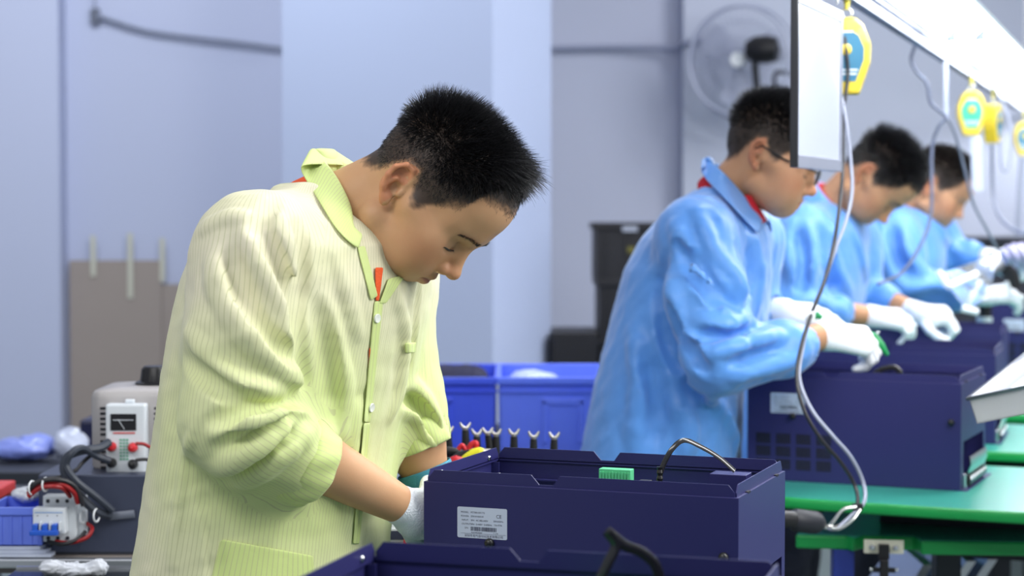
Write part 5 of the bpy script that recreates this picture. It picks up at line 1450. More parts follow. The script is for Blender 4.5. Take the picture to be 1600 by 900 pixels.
for i, (u, v, Y) in enumerate(((71, 757, 3.125), (50, 762, 3.12), (151, 805, 3.165), (130, 808, 3.18))):
    c0 = P(u, v, Y)
    tag(MB().tube([c0 + 0.011 * np.array([0.25 * math.cos(t), math.cos(t), math.sin(t)]) for t in np.linspace(0, 2 * math.pi, 20, endpoint=False)], 0.0017, 6, closed=True).build('cable_tie', M_white, smooth=True),
        ['white cable tie on the red wires over the breaker', 'white cable tie at the corner of the slate box', 'white cable tie on the charcoal bundle near the lug', 'white cable tie right of the breaker'][i], 'cable tie', 'white cable ties')
# small blue bin, red block, papers
s3 = px(1, 3.2)
xb = P(-42, 0, 3.16)[0]; zb_ = P(0, 842, 3.16)[2]
def small_bin():
    r = empty('parts_bin', (xb, 3.178, zb_)); Wd, Dd, Hd = 92 * s3, 0.13, 60 * s3
    m = MB(); t = 0.003
    for a0, a1 in (((0.01, 0.0, 0), (Wd - 0.004, t, Hd)), ((0.01, Dd, 0), (Wd - 0.004, Dd + t, Hd)), ((0.006, 0, 0), (0.01, Dd, Hd)), ((Wd - 0.004, 0, 0), (Wd, Dd + t, Hd)), ((0.006, 0, 0), (Wd, Dd, t))): m.box(a0, a1, bev=0.0008)
    m.build('shell', M_bin3, r)
    m = MB()
    for k in range(6): m.box((0.014 + k * 0.017, -0.002, 0.002), (0.017 + k * 0.017, 0.0, Hd - 0.014))
    m.build('ribs', M_bin3, r); MB().box((0.002, -0.004, Hd - 0.012), (Wd + 0.003, 0.002, Hd + 0.001), bev=0.001).box((Wd - 0.001, -0.004, Hd - 0.012), (Wd + 0.003, Dd + 0.004, Hd + 0.001), bev=0.001).build('rim', M_bin3, r)
    tag(r, 'small periwinkle blue parts bin at the left edge beside the breaker', 'bin'); return r
M_bin3 = material('periwinkle_plastic', srgb(112, 136, 242), rough=0.35, coat=0.2)
small_bin()
M_paper = material('white_paper', srgb(206, 214, 234), rough=0.7)
for k in range(3):
    q = MB().prism([(xb - 0.02, 3.172), (xb + 0.118 - 0.01 * k, 3.170 + 0.004 * k), (xb + 0.122, 3.30), (xb - 0.02, 3.30)], ZD + 0.0002 + k * 0.006, ZD + 0.0055 + k * 0.006)
    tag(q.build('paper_stack', M_paper), ['lowest sheaf of papers under the small blue bin', 'middle sheaf of papers under the small blue bin', 'top sheaf of papers under the small blue bin'][k], 'paper', 'papers under the parts bin')
bin_z = ZD + 0.018
bpy.data.objects['parts_bin'].location.z = bin_z
rb_ = MB().box(P(-30, 782, 3.36), P(25, 750, 3.48), bev=0.004); rz = P(0, 782, 3.36)[2]
tag(rb_.build('red_block', material('coral_red_plastic', srgb(214, 66, 62), rough=0.45)), 'coral red box standing behind the small blue bin', 'box')
tag(MB().box((P(-60, 0, 3.36)[0], 3.34, ZD), (P(44, 0, 3.36)[0], 3.56, rz), bev=0.003).build('black_riser', M_crate), 'black riser block supporting the coral red box', 'block')
pr = [ell(P(38, 772, 3.30), (0.022, 0.018, 0.012), k=0.01), ell(P(46, 776, 3.29), (0.014, 0.018, 0.010), k=0.01)]
v, f = polygonise(pr, 0.002, lambda p: 0.002 * vnoise(p, 70, 5)); v[:, 2] += rz - v[:, 2].min() - 0.0 if False else 0
tag(mesh_obj('plastic_wrap', v, f, material('clear_wrap', srgb(214, 218, 224), rough=0.15, coat=0.5), smooth=True), 'crumpled clear wrap between the red box and the wires', 'wrap')
# dark tray in front with a crumpled white cloth
ZT_ = P(0, 905, 2.95)[2]
x0_, x1_ = P(-60, 0, 2.8)[0], P(228, 0, 2.8)[0]
ft = empty('dark_tray', (x0_, 2.62, 0)); zt_ = P(0, 886, 3.07)[2] - 0.004
MB().box((0, 0, zt_ - 0.02), (x1_ - x0_, 0.46, zt_), bev=0.002).build('tray_floor', material('black_glass_top', (0.02, 0.024, 0.024), rough=0.15), ft)
MB().box((0, 0.452, zt_), (x1_ - x0_, 0.46, zt_ + 0.004)).build('tray_lip', M_alu, ft)
for x in (0.05, x1_ - x0_ - 0.05):
    for y in (0.05, 0.41): MB().box((x - 0.02, y - 0.02, 0), (x + 0.02, y + 0.02, zt_ - 0.02)).build('leg', M_frame, ft)
tag(ft, 'dark glossy tray table in front of the steel bench, bottom left', 'tray')
cw = P(112, 896, 3.0); cw[2] = zt_ + 0.012
pr = [ell(cw + np.array([dx, dy, dz]), (a, b, c), k=0.012) for dx, dy, dz, a, b, c in ((-0.035, 0, 0.004, 0.018, 0.018, 0.011), (-0.01, 0.01, 0.0, 0.03, 0.02, 0.009), (0.02, 0, 0.0, 0.03, 0.02, 0.008), (0.042, 0.004, 0.004, 0.014, 0.016, 0.012))]
v, f = polygonise(pr, 0.0025, lambda p: 0.0035 * vnoise(p, 55, 5)); v[:, 2] += zt_ - v[:, 2].min()
tag(mesh_obj('crumpled_cloth', v, f, material('white_cloth', srgb(214, 218, 226), rough=0.8), smooth=True), 'crumpled white cloth on the dark tray, bottom left', 'cloth')
# rear bench with plastic bags, dark gap
rbz = P(0, 738, 4.3)[2]
bench(P(-60, 0, 4.3)[0], P(420, 0, 4.3)[0], 4.3, 4.95, rbz, 'rear bench with plastic wrapped parts, left of the transformer', M_frame, M_frame)
for (u, v, rad, mt, lab) in ((30, 718, (0.085, 0.06, 0.026), material('blue_bag_plastic', srgb(122, 138, 216), rough=0.3, coat=0.5), 'blue plastic wrapped parcel on the rear bench'), (112, 705, (0.045, 0.05, 0.040), material('milky_bag', srgb(186, 194, 216), rough=0.22, coat=0.5), 'milky plastic bag on the rear bench beside the blue parcel')):
    c0 = P(u, v, 4.5); c0[2] = rbz + rad[2] * 0.8
    vv, ff = polygonise([ell(c0, rad, k=0.02), ell(c0 + np.array([0.04, 0.02, 0.006]), (rad[0] * .5, rad[1] * .7, rad[2]), k=0.02)], 0.005, lambda p: 0.004 * vnoise(p, 24, 7)); vv[:, 2] += rbz - vv[:, 2].min()
    tag(mesh_obj('plastic_parcel', vv, ff, mt, smooth=True), lab, 'parcel')
nv = MB().box((P(121, 0, 4.5)[0], 4.48, rbz), (P(160, 0, 4.5)[0], 4.70, P(0, 655, 4.5)[2]), bev=0.008)
tag(nv.build('navy_container', material('ink_blue_plastic', srgb(22, 26, 62), rough=0.4)), 'ink blue container standing just left of the transformer', 'container')
# ------------------------------------------------------------------ right edge: steel tray with papers, clear sheet, tools in the hands
M_st = material('stainless', (0.78, 0.79, 0.80), rough=0.35, metal=0.25, noise=0.05, nscale=12)
c0 = P(1514, 622, 3.2); ca = P(1600, 604, 3.14); cb = P(1600, 543, 3.55)
ex_ = nrm(ca - c0); ey_ = cb - c0; ey_ = nrm(ey_ - ex_ * (ey_ @ ex_) * 0.55); ez_ = nrm(np.cross(ex_, ey_)); ez_ = ez_ if ez_[2] > 0 else -ez_
TM = basis(ex_, ey_, ez_, c0)
tr = empty('steel_tray', (0, 0, 0))
La, Lb, Hh = 0.36, 0.42, 0.046
def skew(m):
    m.v = [tuple(TM @ Vector(p)) for p in m.v]; return m
m = MB().box((0, 0, -Hh), (La, Lb, -Hh + 0.002)).box((0, 0, -Hh), (La, 0.002, 0.0)).box((0, Lb - 0.002, -Hh), (La, Lb, 0.0)).box((0, 0, -Hh), (0.002, Lb, 0)).box((La - 0.002, 0, -Hh), (La, Lb, 0))
skew(m).build('pan', M_st, tr)
skew(MB().box((-0.004, -0.004, -0.003), (La + 0.004, 0.004, 0.002)).box((-0.004, 0, -0.003), (0.003, Lb, 0.002)).box((-0.004, Lb - 0.003, -0.003), (La, Lb + 0.004, 0.002))).build('rolled_rim', M_chrome, tr)
pc_ = np.array(TM @ Vector((La * .8, Lb * .5, -Hh)))
MB().tube([(pc_[0], pc_[1], 0.0), pc_], 0.016, 12).build('stand_pole', M_alu, tr)
MB().lathe([(0.14, 0.0), (0.14, 0.012), (0.03, 0.02), (0, 0.02)], 28, 0, Matrix.Translation((pc_[0], pc_[1], 0))).build('stand_base', M_frame, tr)
tag(tr, 'tilted stainless steel tray holding papers at the right edge', 'tray')
M_pp = material('paper_white', srgb(232, 236, 244), rough=0.5); M_pb = material('paper_blue_edge', srgb(120, 140, 200), rough=0.5)
for k, (x0, y0_, x1, y1_, z, mt, lab) in enumerate(((0.012, 0.015, 0.30, 0.40, -0.040, M_pb, 'blue edged sheets lowest in the steel tray'), (0.02, 0.03, 0.29, 0.39, -0.030, M_pp, 'white papers in the steel tray, under the plastic sleeve'), (0.07, 0.02, 0.33, 0.36, -0.018, M_pp, 'plastic sleeved white papers on top in the steel tray'))):
    q = skew(MB().box((x0, y0_, z), (x1, y1_, z + 0.006), bev=0.001)); tag(q.build('paper_sheaf', mt), lab, 'paper', 'papers in the steel tray')
# clear plastic sheet with a bright edge held by the last worker
M_clear = material('clear_plastic', (0.92, 0.96, 1.0), rough=0.08, trans=0.9, ior=1.12)
q0, q1, q2, q3 = P(1468, 428, 5.3), P(1556, 398, 5.5), P(1548, 462, 5.4), P(1512, 484, 5.25)
cs = empty('clear_sheet', tuple(q0))
Q = [q - q0 for q in (q0, q1, q2, q3)]; nn = nrm(np.cross(Q[1], Q[3])) * 0.003
MB().add([*Q, *[q + nn for q in Q]], [(3, 2, 1, 0), (4, 5, 6, 7), (0, 1, 5, 4), (1, 2, 6, 5), (2, 3, 7, 6), (3, 0, 4, 7)]).build('sheet_panel', M_clear, cs)
ew = material('bright_edge', srgb(240, 244, 250), rough=0.2)
MB().tube([P(1466, 424, 5.3) - q0, P(1482, 448, 5.28) - q0], 0.010, 8).build('edge_bar', ew, cs, smooth=True)
MB().tube([P(1482, 448, 5.28) - q0, P(1526, 428, 5.35) - q0], 0.010, 8).build('edge_bar', ew, cs, smooth=True)
MB().tube([P(1503, 482, 5.25) - q0, P(1528, 488, 5.25) - q0], 0.010, 8).build('edge_bar', ew, cs, smooth=True)
tag(cs, 'clear plastic sheet with bright edges held up by the last worker', 'sheet')
# grey grip tool in the far hands
gt = empty('pistol_tool', tuple(P(1560, 408, 5.75)))
b = P(1560, 408, 5.75)
MB().tube([P(1535, 428, 5.7) - b, P(1558, 408, 5.75) - b, P(1578, 398, 5.8) - b], [0.022, 0.034, 0.026], 14).build('barrel', M_alu, gt, smooth=True)
MB().tube([P(1566, 410, 5.75) - b, P(1582, 432, 5.75) - b, P(1588, 450, 5.75) - b], [0.026, 0.022, 0.018], 12).build('grip', M_black, gt, smooth=True)
MB().tube(catmull([P(1572, 440, 5.6) - b, P(1580, 458, 5.6) - b, P(1600, 466, 5.6) - b], 6), 0.007, 8).build('lead', M_white, gt, smooth=True)
tag(gt, 'silver and black pistol shaped tool in the hands of the last worker', 'power tool')
bt = empty('bottle', tuple(P(1538, 505, 5.9))); b = P(1538, 505, 5.9)
MB().lathe([(0.022, 0), (0.024, 0.005), (0.024, 0.02)], 18).build('base', M_white, bt, smooth=True)
MB().lathe([(0.023, 0.02), (0.023, 0.065), (0.012, 0.075), (0.010, 0.085), (0, 0.085)], 18).build('flask', M_black, bt, smooth=True)
MB().lathe([(0.0125, 0.074), (0.0125, 0.092), (0, 0.093)], 14).build('cap', material('orange_cap', srgb(226, 96, 40), rough=0.4), bt, smooth=True)
tag(bt, 'small black bottle with an orange cap beside the farthest case', 'bottle')
pr = [ell(P(1592, 398, 5.6), (0.055, 0.05, 0.034), k=0.02), ell(P(1612, 404, 5.6), (0.05, 0.05, 0.04), k=0.02)]
v, f = polygonise(pr, 0.004, lambda p: 0.004 * np.sin(p[:, 0] * 260 + p[:, 2] * 120))
tag(mesh_obj('ribbed_hose', v, f, material('lavender_hose', srgb(168, 166, 200), rough=0.4), smooth=True), 'lavender ribbed hose bundle at the right edge above the farthest case', 'hose')
# green tool in the near glove, and a second green tip under the other glove
gd = empty('green_screwdriver', tuple(P(1372, 536, 3.86))); b = P(1372, 536, 3.86)
M_gt = material('green_handle', srgb(36, 150, 84), rough=0.3, coat=0.3)
MB().tube([P(1340, 520, 3.87) - b, P(1366, 526, 3.86) - b, P(1376, 540, 3.86) - b, P(1387, 555, 3.86) - b], [0.006, 0.0095, 0.009, 0.004], 12).build('handle', M_gt, gd, smooth=True)
MB().lathe([(0.004, 0), (0.005, 0.004), (0, 0.006)], 12, 0, Matrix.Translation(P(1371, 522, 3.84) - b)).build('metal_cap', M_chrome, gd, smooth=True)
tag(gd, 'green handled screwdriver poking out of the right white glove of the glasses wearer', 'screwdriver')
gd2 = empty('green_clip', tuple(P(1276, 496, 3.95))); b = P(1276, 496, 3.95)
MB().tube([P(1268, 498, 3.95) - b, P(1278, 492, 3.95) - b, P(1284, 497, 3.95) - b], [0.006, 0.009, 0.006], 10).build('grip', M_gt, gd2, smooth=True)
tag(gd2, 'small green clip between the two white gloves of the glasses wearer', 'clip')
# ------------------------------------------------------------------ the man in the pale yellow striped work jacket
M_skin = skin_material('skin_warm', srgb(208, 164, 126))
M_hair = material('black_hair', (0.012, 0.012, 0.014), rough=0.33, spec=0.7)
M_yel = cloth_material('yellow_striped_cloth', srgb(230, 223, 198), srgb(225, 226, 180), stripes=True, line=srgb(188, 190, 144), transl=0.06, bstr=0.16, bscale=18, layer=srgb(212, 228, 146))
M_orange = material('orange_knit', srgb(235, 92, 40), rough=0.8, bump=0.3, bscale=300)
M_glove = material('white_knit_glove', srgb(236, 240, 246), rough=0.85, bump=0.35, bscale=420, sheen=0.2)
M_button = material('pearl_button', srgb(232, 236, 226), rough=0.25)
M_trouser = material('dark_trouser', srgb(40, 44, 60), rough=0.8, bump=0.4, bscale=40)
M_shoe = material('black_shoe', (0.02, 0.02, 0.022), rough=0.45)
M_band = material('teal_wrist_band', srgb(70, 150, 178), rough=0.6, bump=0.2, bscale=500)

def legs(parent, hip, yaw, hz, mat, shoe):
    """trousers and shoes under the coat"""
    F_ = np.array([math.cos(yaw), math.sin(yaw), 0]); L_ = np.array([-math.sin(yaw), math.cos(yaw), 0])
    hip = np.array([hip[0], hip[1], hz]); pr = [ell(hip, (0.13, 0.13, 0.12), k=0.05)]
    for s in (-1, 1):
        a = hip + L_ * 0.09 * s; kn = a + L_ * 0.02 * s + F_ * 0.02 + np.array([0, 0, 0.50 - hz]); an = np.array([kn[0], kn[1], 0.09]) - F_ * 0.02
        pr += [cone(a, kn, 0.10, 0.075, 0.05), cone(kn, an, 0.075, 0.062, 0.04)]
    v, f = polygonise(pr, 0.011, lambda p: 0.004 * vnoise(p, 9, 4)); mesh_obj('trousers', v, f, mat, parent, smooth=True)
    for s in (-1, 1):
        c = hip + L_ * 0.11 * s; b = np.array([c[0], c[1], 0.0])
        R = np.stack([F_, L_, np.array([0, 0, 1.0])], 1)
        q = [ell(b + F_ * 0.02 + np.array([0, 0, 0.055]), (0.08, 0.045, 0.055), R, 0.03), ell(b + F_ * 0.12 + np.array([0, 0, 0.042]), (0.075, 0.05, 0.040), R, 0.03)]
        q += [rbox(b + F_ * 0.07 + np.array([0, 0, 0.0]), (0.3, 0.3, 0.0125), 0.001, R, 0.004, -1)]
        v, f = polygonise(q, 0.006); v[:, 2] -= v[:, 2].min(); mesh_obj('shoe', v, f, shoe, parent, smooth=True)

def build_yellow():
    yaw = math.radians(-23)
    root = empty('person', (float(P(425, 800, 2.6)[0]), 2.6, 0))
    root['label'] = 'person in pale yellow pinstriped work jacket bending over the open navy case'
    root['category'] = 'person'
    head = Head(P(650, 294, 2.55), math.radians(-15), math.radians(50), 1.0)
    hp = head.prims(chin=(0.072, -0.067))
    nodes = [(P(398, 985, 2.6), .155, .222), (P(410, 900, 2.6), .153, .220), (P(422, 800, 2.6), .150, .212), (P(436, 700, 2.6), .149, .210),
             (P(454, 600, 2.6), .152, .212), (P(472, 500, 2.6), .154, .212), (P(482, 440, 2.6), .152, .206), (P(490, 380, 2.6), .140, .192),
             (P(498, 345, 2.6), .112, .150), (P(505, 318, 2.6), .080, .100), (P(512, 303, 2.6), .062, .078)]
    torso = loft(nodes, yaw, 0.03, pw=2.25)
    sh = P(402, 400, 2.44); el = P(372, 655, 2.38); wr = P(646, 800, 2.545); cf = P(462, 716, 2.415)
    fsh = P(594, 420, 2.74); fel = P(625, 632, 2.72); fwr = P(684, 788, 2.72); fcf = P(652, 682, 2.71)
    nk0 = P(515, 352, 2.60); nk1 = P(607, 292, 2.565)
    # body: head, neck, trunk, arms and hands in one surface
    near_curl = [(0.12, 0.25, 0.2)] * 4; far_curl = [(0.10, 0.25, 0.2)] * 4
    hd = np.array([0.14, 0.93, -0.30])
    nb = (-0.9, 0.3, 0.3)
    body = [loft([(n[0], n[1] * .80, n[2] * .78) for n in nodes[:-2]], yaw, 0.03)]
    body += [cone(nk0, nk1, 0.065, 0.051, 0.03), cone(P(540, 392, 2.60), P(608, 345, 2.56), 0.048, 0.044, 0.03)]
    body += [grp(hp, 0.016)]
    body += [cone(sh, el, 0.052, 0.047, 0.03), cone(el, el + (wr - el) * 0.35, 0.044, 0.045, 0.03), cone(el + (wr - el) * 0.3, wr, 0.044, 0.0235, 0.02)]
    body += [cone(fsh, fel, 0.048, 0.040, 0.03), cone(fel, fel + (fwr - fel) * 0.35, 0.039, 0.042, 0.03), cone(fel + (fwr - fel) * 0.3, fwr, 0.044, 0.026, 0.02)]
    body += hand_prims(wr, hd, nb, 1, near_curl, add=-0.0012, thumb_dir=(0.85, 0.35, 0.30), thumb_curl=0.1)
    fhd = np.array([0.02, 0.80, -0.6])
    body += hand_prims(fwr, fhd, (-1.0, 0.0, 0.1), 1, far_curl, add=-0.0012)
    # keep carves of the face last: order matters, so append the carving primitives again at the end
    bo = finish_body(body, 0.0023, head, M_skin, root)
    make_hair(head, hp[:6], root, M_hair, n=19000, style='spiky', top_len=0.027, fringe=0.064, side_len=0.005, w=0.0006)
    make_brows(head, hp, root, M_hair)
    # jacket
    sl = [cone(sh, sh + (el - sh) * .5, 0.073, 0.076, 0.05), cone(sh + (el - sh) * .5, el, 0.076, 0.066, 0.03), cone(el, cf, 0.066, 0.056, 0.04),
          cone(P(466, 368, 2.53), sh, 0.058, 0.069, 0.06)]
    fl = [cone(fsh, fel, 0.070, 0.062, 0.045), cone(fel, fcf, 0.058, 0.046, 0.03), cone(P(550, 375, 2.66), fsh, 0.055, 0.068, 0.06)]
    axn = nrm(wr - el); axf = nrm(fwr - fel)
    fr = lambda a: np.stack([a, nrm(np.cross(a, [0, 1, 0])), np.cross(a, nrm(np.cross(a, [0, 1, 0])))], 1)
    cn = [cone(cf - axn * 0.035, cf + axn * 0.14, 0.0465, 0.052, 0.006, -1), rbox(cf + axn * 0.087, (0.055, 0.12, 0.12), 0.002, fr(axn), 0.006, -1)]
    cfar = [cone(fcf - axf * 0.03, fcf + axf * 0.14, 0.0445, 0.050, 0.006, -1), rbox(fcf + axf * 0.065, (0.055, 0.10, 0.10), 0.002, fr(axf), 0.006, -1)]
    jk = [torso, grp(sl, 0.03), grp(fl, 0.03)]
    folds = [(1, .015, .010, [(338, 405), (347, 450), (385, 517), (430, 561), (472, 611)]),
             (1, .012, .008, [(383, 350), (408, 417), (447, 483), (463, 545)]),
             (1, .011, .007, [(430, 333), (452, 389), (463, 467)]),
             (-1, .010, .008, [(362, 400), (385, 470), (425, 530), (455, 560)]),
             (-1, .009, .007, [(410, 360), (436, 420), (456, 480), (462, 520)]),
             (-1, .010, .010, [(470, 350), (474, 420), (470, 490), (474, 560), (478, 610)]),
             (1, .013, .010, [(369, 667), (413, 647), (485, 655)]),
             (-1, .011, .011, [(330, 660), (372, 640), (420, 620), (470, 622)]),
             (-1, .011, .010, [(340, 700), (385, 690), (440, 668), (480, 668)]),
             (1, .013, .009, [(341, 739), (391, 711), (463, 662)]),
             (-1, .009, .008, [(352, 752), (405, 722), (470, 672)]),
             (1, .012, .009, [(372, 760), (424, 726), (487, 670)]),
             (1, .009, .005, [(310, 361), (352, 340), (408, 342)]),
             (1, .010, .005, [(292, 520), (330, 560), (380, 600), (440, 610)]),
             (-1, .010, .006, [(288, 560), (320, 590), (370, 625), (410, 632)]),
             (1, .012, .006, [(506, 470), (528, 559), (537, 611), (535, 690)]),
             (-1, .012, .005, [(495, 480), (510, 560), (515, 640)]),
             (1, .007, .004, [(300, 673), (288, 720), (283, 760), (275, 820), (268, 880)]),
             (-1, .009, .004, [(312, 760), (330, 830), (335, 895)]),
             (1, .012, .005, [(560, 640), (548, 700), (552, 760), (545, 820)]),
             (1, .010, .006, [(620, 455), (632, 520), (625, 600), (610, 650)]),
             (-1, .009, .006, [(655, 450), (650, 520), (640, 590)]),
             (1, .011, .007, [(642, 600), (664, 628), (684, 668)]),
             (1, .010, .007, [(628, 640), (655, 650), (680, 690)]),
             (-1, .009, .008, [(632, 620), (655, 636), (684, 680)]),
             (1, .010, .004, [(520, 385), (540, 450), (560, 520)]),
             (-1, .010, .004, [(430, 310), (415, 330), (400, 360)])]
    fl_ = fold_lines(folds, jk)
    cav = [cone(nk0 + nrm(nk1 - nk0) * -0.02, nk1, 0.069, 0.085, 0.010, -1)]
    arms_ = lambda c1, c2: [grp(sl[:3] + c1, 0.03), sl[3], grp(fl[:2] + c2, 0.03), fl[2]]
    cuffdist = lambda v: np.minimum(np.linalg.norm(v - cf, axis=1), np.linalg.norm(v - fcf, axis=1))
    layf = lambda v: np.clip(1.0 - (cuffdist(v) - 0.10) / 0.12, 0, 1) * 0.75 + 0.04
    jo = garment('jacket', [torso] + arms_(cn, cfar) + fl_ + cav, 0.0034, M_yel, root, [([sh, el, cf], 0.07), ([fsh, fel, fcf], 0.06)], torso, yaw, 3, 0.0012, layerf=layf)
    jk2 = jk + fl_
    # rolled cuffs
    for c, a, r, nm in ((cf, axn, 0.0535, 'rolled_cuff'), (fcf - axf * 0.014, axf, 0.0455, 'rolled_cuff')):
        e1 = nrm(np.cross(a, [0, 1, 0])); e2 = np.cross(a, e1); G = []
        for i, (s_, rr) in enumerate(((-0.012, r * 0.93), (-0.010, r * 1.06), (0.004, r * 1.09), (0.020, r * 1.05), (0.031, r * 1.02), (0.033, r * 0.96), (0.018, r * 0.93))):
            G.append([c + a * s_ + (rr + 0.0022 * math.sin(5 * th + i * 1.3) + 0.0016 * math.sin(11 * th + i)) * (math.cos(th) * e1 + math.sin(th) * e2) for th in np.linspace(0, 2 * math.pi, 41)])
        G = np.array(G); sheet(nm, G, 0.0012, M_yel, jo, sub=1, stripe=np.tile(np.linspace(0, 0.34, 41), (7, 1)))
    # collar: inner edge hugs the neck, outer edge falls on the shoulder; near half from the photograph, far half mirrored
    top = [(512, 254), (504, 256), (512, 268), (531, 290), (543, 316), (551, 342), (552, 364), (562, 375)]
    mid = [(497, 243), (489, 243), (500, 256), (521, 280), (534, 308), (543, 338), (546, 364), (560, 377)]
    out = [(481, 262), (469, 272), (478, 290), (492, 314), (504, 336), (520, 361), (541, 382), (556, 390)]
    neckp = [body[1], body[2]]
    Lv = np.array([-math.sin(yaw), math.cos(yaw), 0]); cen = nk0
    leaf_collar(top, mid, out, neckp, jk2, torso, cen, yaw, M_yel, jo)
    # orange knit seen at the neck and between the fronts
    ui = []
    for th in np.linspace(0, 2 * math.pi, 33): ui.append(th)
    a = nrm(nk1 - nk0); e1 = nrm(np.cross(a, [0, 1, 0])); e2 = np.cross(a, e1)
    G = np.array([[nk0 + a * s_ + rr * (math.cos(t) * e1 + math.sin(t) * e2) for t in ui] for s_, rr in ((-0.02, 0.078), (0.010, 0.0735), (0.022, 0.0715))])
    un = sheet('undershirt', G, 0.002, M_orange, root, sub=1)
    patch('undershirt_front', [(584, 418), (597, 418), (590, 470), (585, 470)], jk2, 0.0016, 0.0014, M_orange, root, 5, 9)
    patch('undershirt_gap', [(575, 545), (581, 535), (579, 600), (575, 600)], jk2, 0.0014, 0.001, M_orange, root, 4, 9)
    # front placket, flaps, pockets, buttons
    patch('placket', [(583, 470), (597, 470), (577, 660), (566, 660)], jk2, 0.0015, 0.0014, M_yel, jo, 5, 18, 0.016)
    patch('placket', [(566, 660), (577, 660), (560, 850), (549, 850)], jk2, 0.0015, 0.0014, M_yel, jo, 5, 18, 0.016)
    patch('lapel', [(556, 386), (568, 384), (588, 462), (577, 470)], jk2, 0.002, 0.0016, M_yel, jo, 5, 12, 0.03)
    patch('lapel', [(604, 436), (634, 428), (600, 474), (590, 474)], jk2, 0.002, 0.0016, M_yel, jo, 6, 10, 0.03)
    patch('chest_pocket', [(631, 535), (649, 534), (648, 550), (632, 551)], jk2, 0.0016, 0.0015, M_yel, jo, 5, 5, 0.02)
    patch('lower_pocket', [(346, 842), (488, 868), (492, 925), (325, 925)], jk2, 0.0014, 0.0012, M_yel, jo, 18, 12, 0.125)
    for u, v in ((586, 497), (577, 636)):
        hit = trace(u, v, jk2); n = grad(hit[None], jk2)[0]
        e1 = nrm(np.cross(n, [0, 0, 1])); e2 = np.cross(n, e1)
        MB().lathe([(0.0060, 0), (0.0062, 0.0015), (0.0055, 0.0024), (0.003, 0.0018), (0.0, 0.0018)], 18, 0, basis(e1, e2, n, hit + n * 0.003)).build('button', M_button, jo, smooth=True)
    # gloves
    gp = [cone(wr - axn * 0.022, wr + axn * 0.03, 0.0275, 0.0265, 0.01)] + hand_prims(wr, hd, nb, 1, near_curl, add=0.0016, thumb_dir=(0.85, 0.35, 0.30), thumb_curl=0.1)
    v, f = polygonise(gp, 0.0024); mesh_obj('glove', v, f, M_glove, root, smooth=True)
    gp = [cone(fwr - axf * 0.010, fwr + axf * 0.03, 0.0300, 0.0275, 0.01)] + hand_prims(fwr, fhd, (-1.0, 0.0, 0.1), 1, far_curl, add=0.0016)
    v, f = polygonise(gp, 0.003); mesh_obj('glove', v, f, M_glove, root, smooth=True)
    c = fel + (fwr - fel) * 0.70
    e1 = nrm(np.cross(axf, [0, 1, 0])); e2 = np.cross(axf, e1)
    G = np.array([[c + axf * s_ + 0.0385 * (1 - s_ * 3) * (math.cos(t) * e1 + math.sin(t) * e2) for t in np.linspace(0, 2 * math.pi, 37)] for s_ in (-0.011, 0, 0.011)])
    sheet('wrist_band', G, 0.002, M_band, root, sub=1)
    legs(root, P(400, 950, 2.6), yaw, 0.82, M_trouser, M_shoe)
    # parts were made in world space: keep them where they are under the person's base
    return root

def settle(root):
    """children built at world coordinates: hang them on the root without moving them"""
    loc = Vector(root.location)
    for ch in root.children:
        if ch.get('placed'): continue
        ch.location = Vector(ch.location) - loc
yellow_person = build_yellow(); settle(yellow_person)
# ------------------------------------------------------------------ the three men in light blue work coats
M_blue = cloth_material('sky_blue_cloth', srgb(90, 150, 226), srgb(96, 156, 230), transl=0.04, rough=0.36, sheen=0.35, bscale=9, bstr=0.22)
M_red = material('red_knit', srgb(190, 26, 44), rough=0.8)
M_skin2 = skin_material('skin_tan', srgb(196, 150, 116))
M_hairb = material('brown_black_hair', (0.022, 0.017, 0.015), rough=0.4)
M_lens = material('clear_lens', (1, 1, 1), rough=0.02, trans=1.0, ior=1.3)

PW = P
def ring_collar(nk0, nk1, yaw, mat, parent, r=0.062, s=1.0, name='collar', out=0.034, drop=1.0):
    up = nrm(nrm(nk1 - nk0) + np.array([0, 0, 0.5])); F_ = np.array([math.cos(yaw), math.sin(yaw), 0]); F_ = nrm(F_ - up * (F_ @ up)); L_ = np.cross(up, F_)
    G = []
    prof = [(0.0, 0.020), (0.003, 0.036), (0.010, 0.043), (0.018, 0.034), (0.028, 0.012), (out, -0.006)]
    for dr, hz in prof:
        row = []
        for ph in np.linspace(-158, 158, 41):
            a = math.radians(ph); fr_ = (1 - math.cos(a)) / 2           # 0 back .. 1 front
            rr = (r + dr * (1 + 0.25 * math.sin(abs(a)))) * s
            dirn = -F_ * math.cos(a) * 1.05 + L_ * math.sin(a)
            row.append(nk0 + dirn * rr + up * (hz * s * (1 - 0.35 * fr_) - 0.052 * s * drop * fr_ ** 1.3) + F_ * 0.012 * fr_)
        G.append(row)
    return sheet(name, np.array(G)[:, ::-1], 0.003, mat, parent, sub=1)

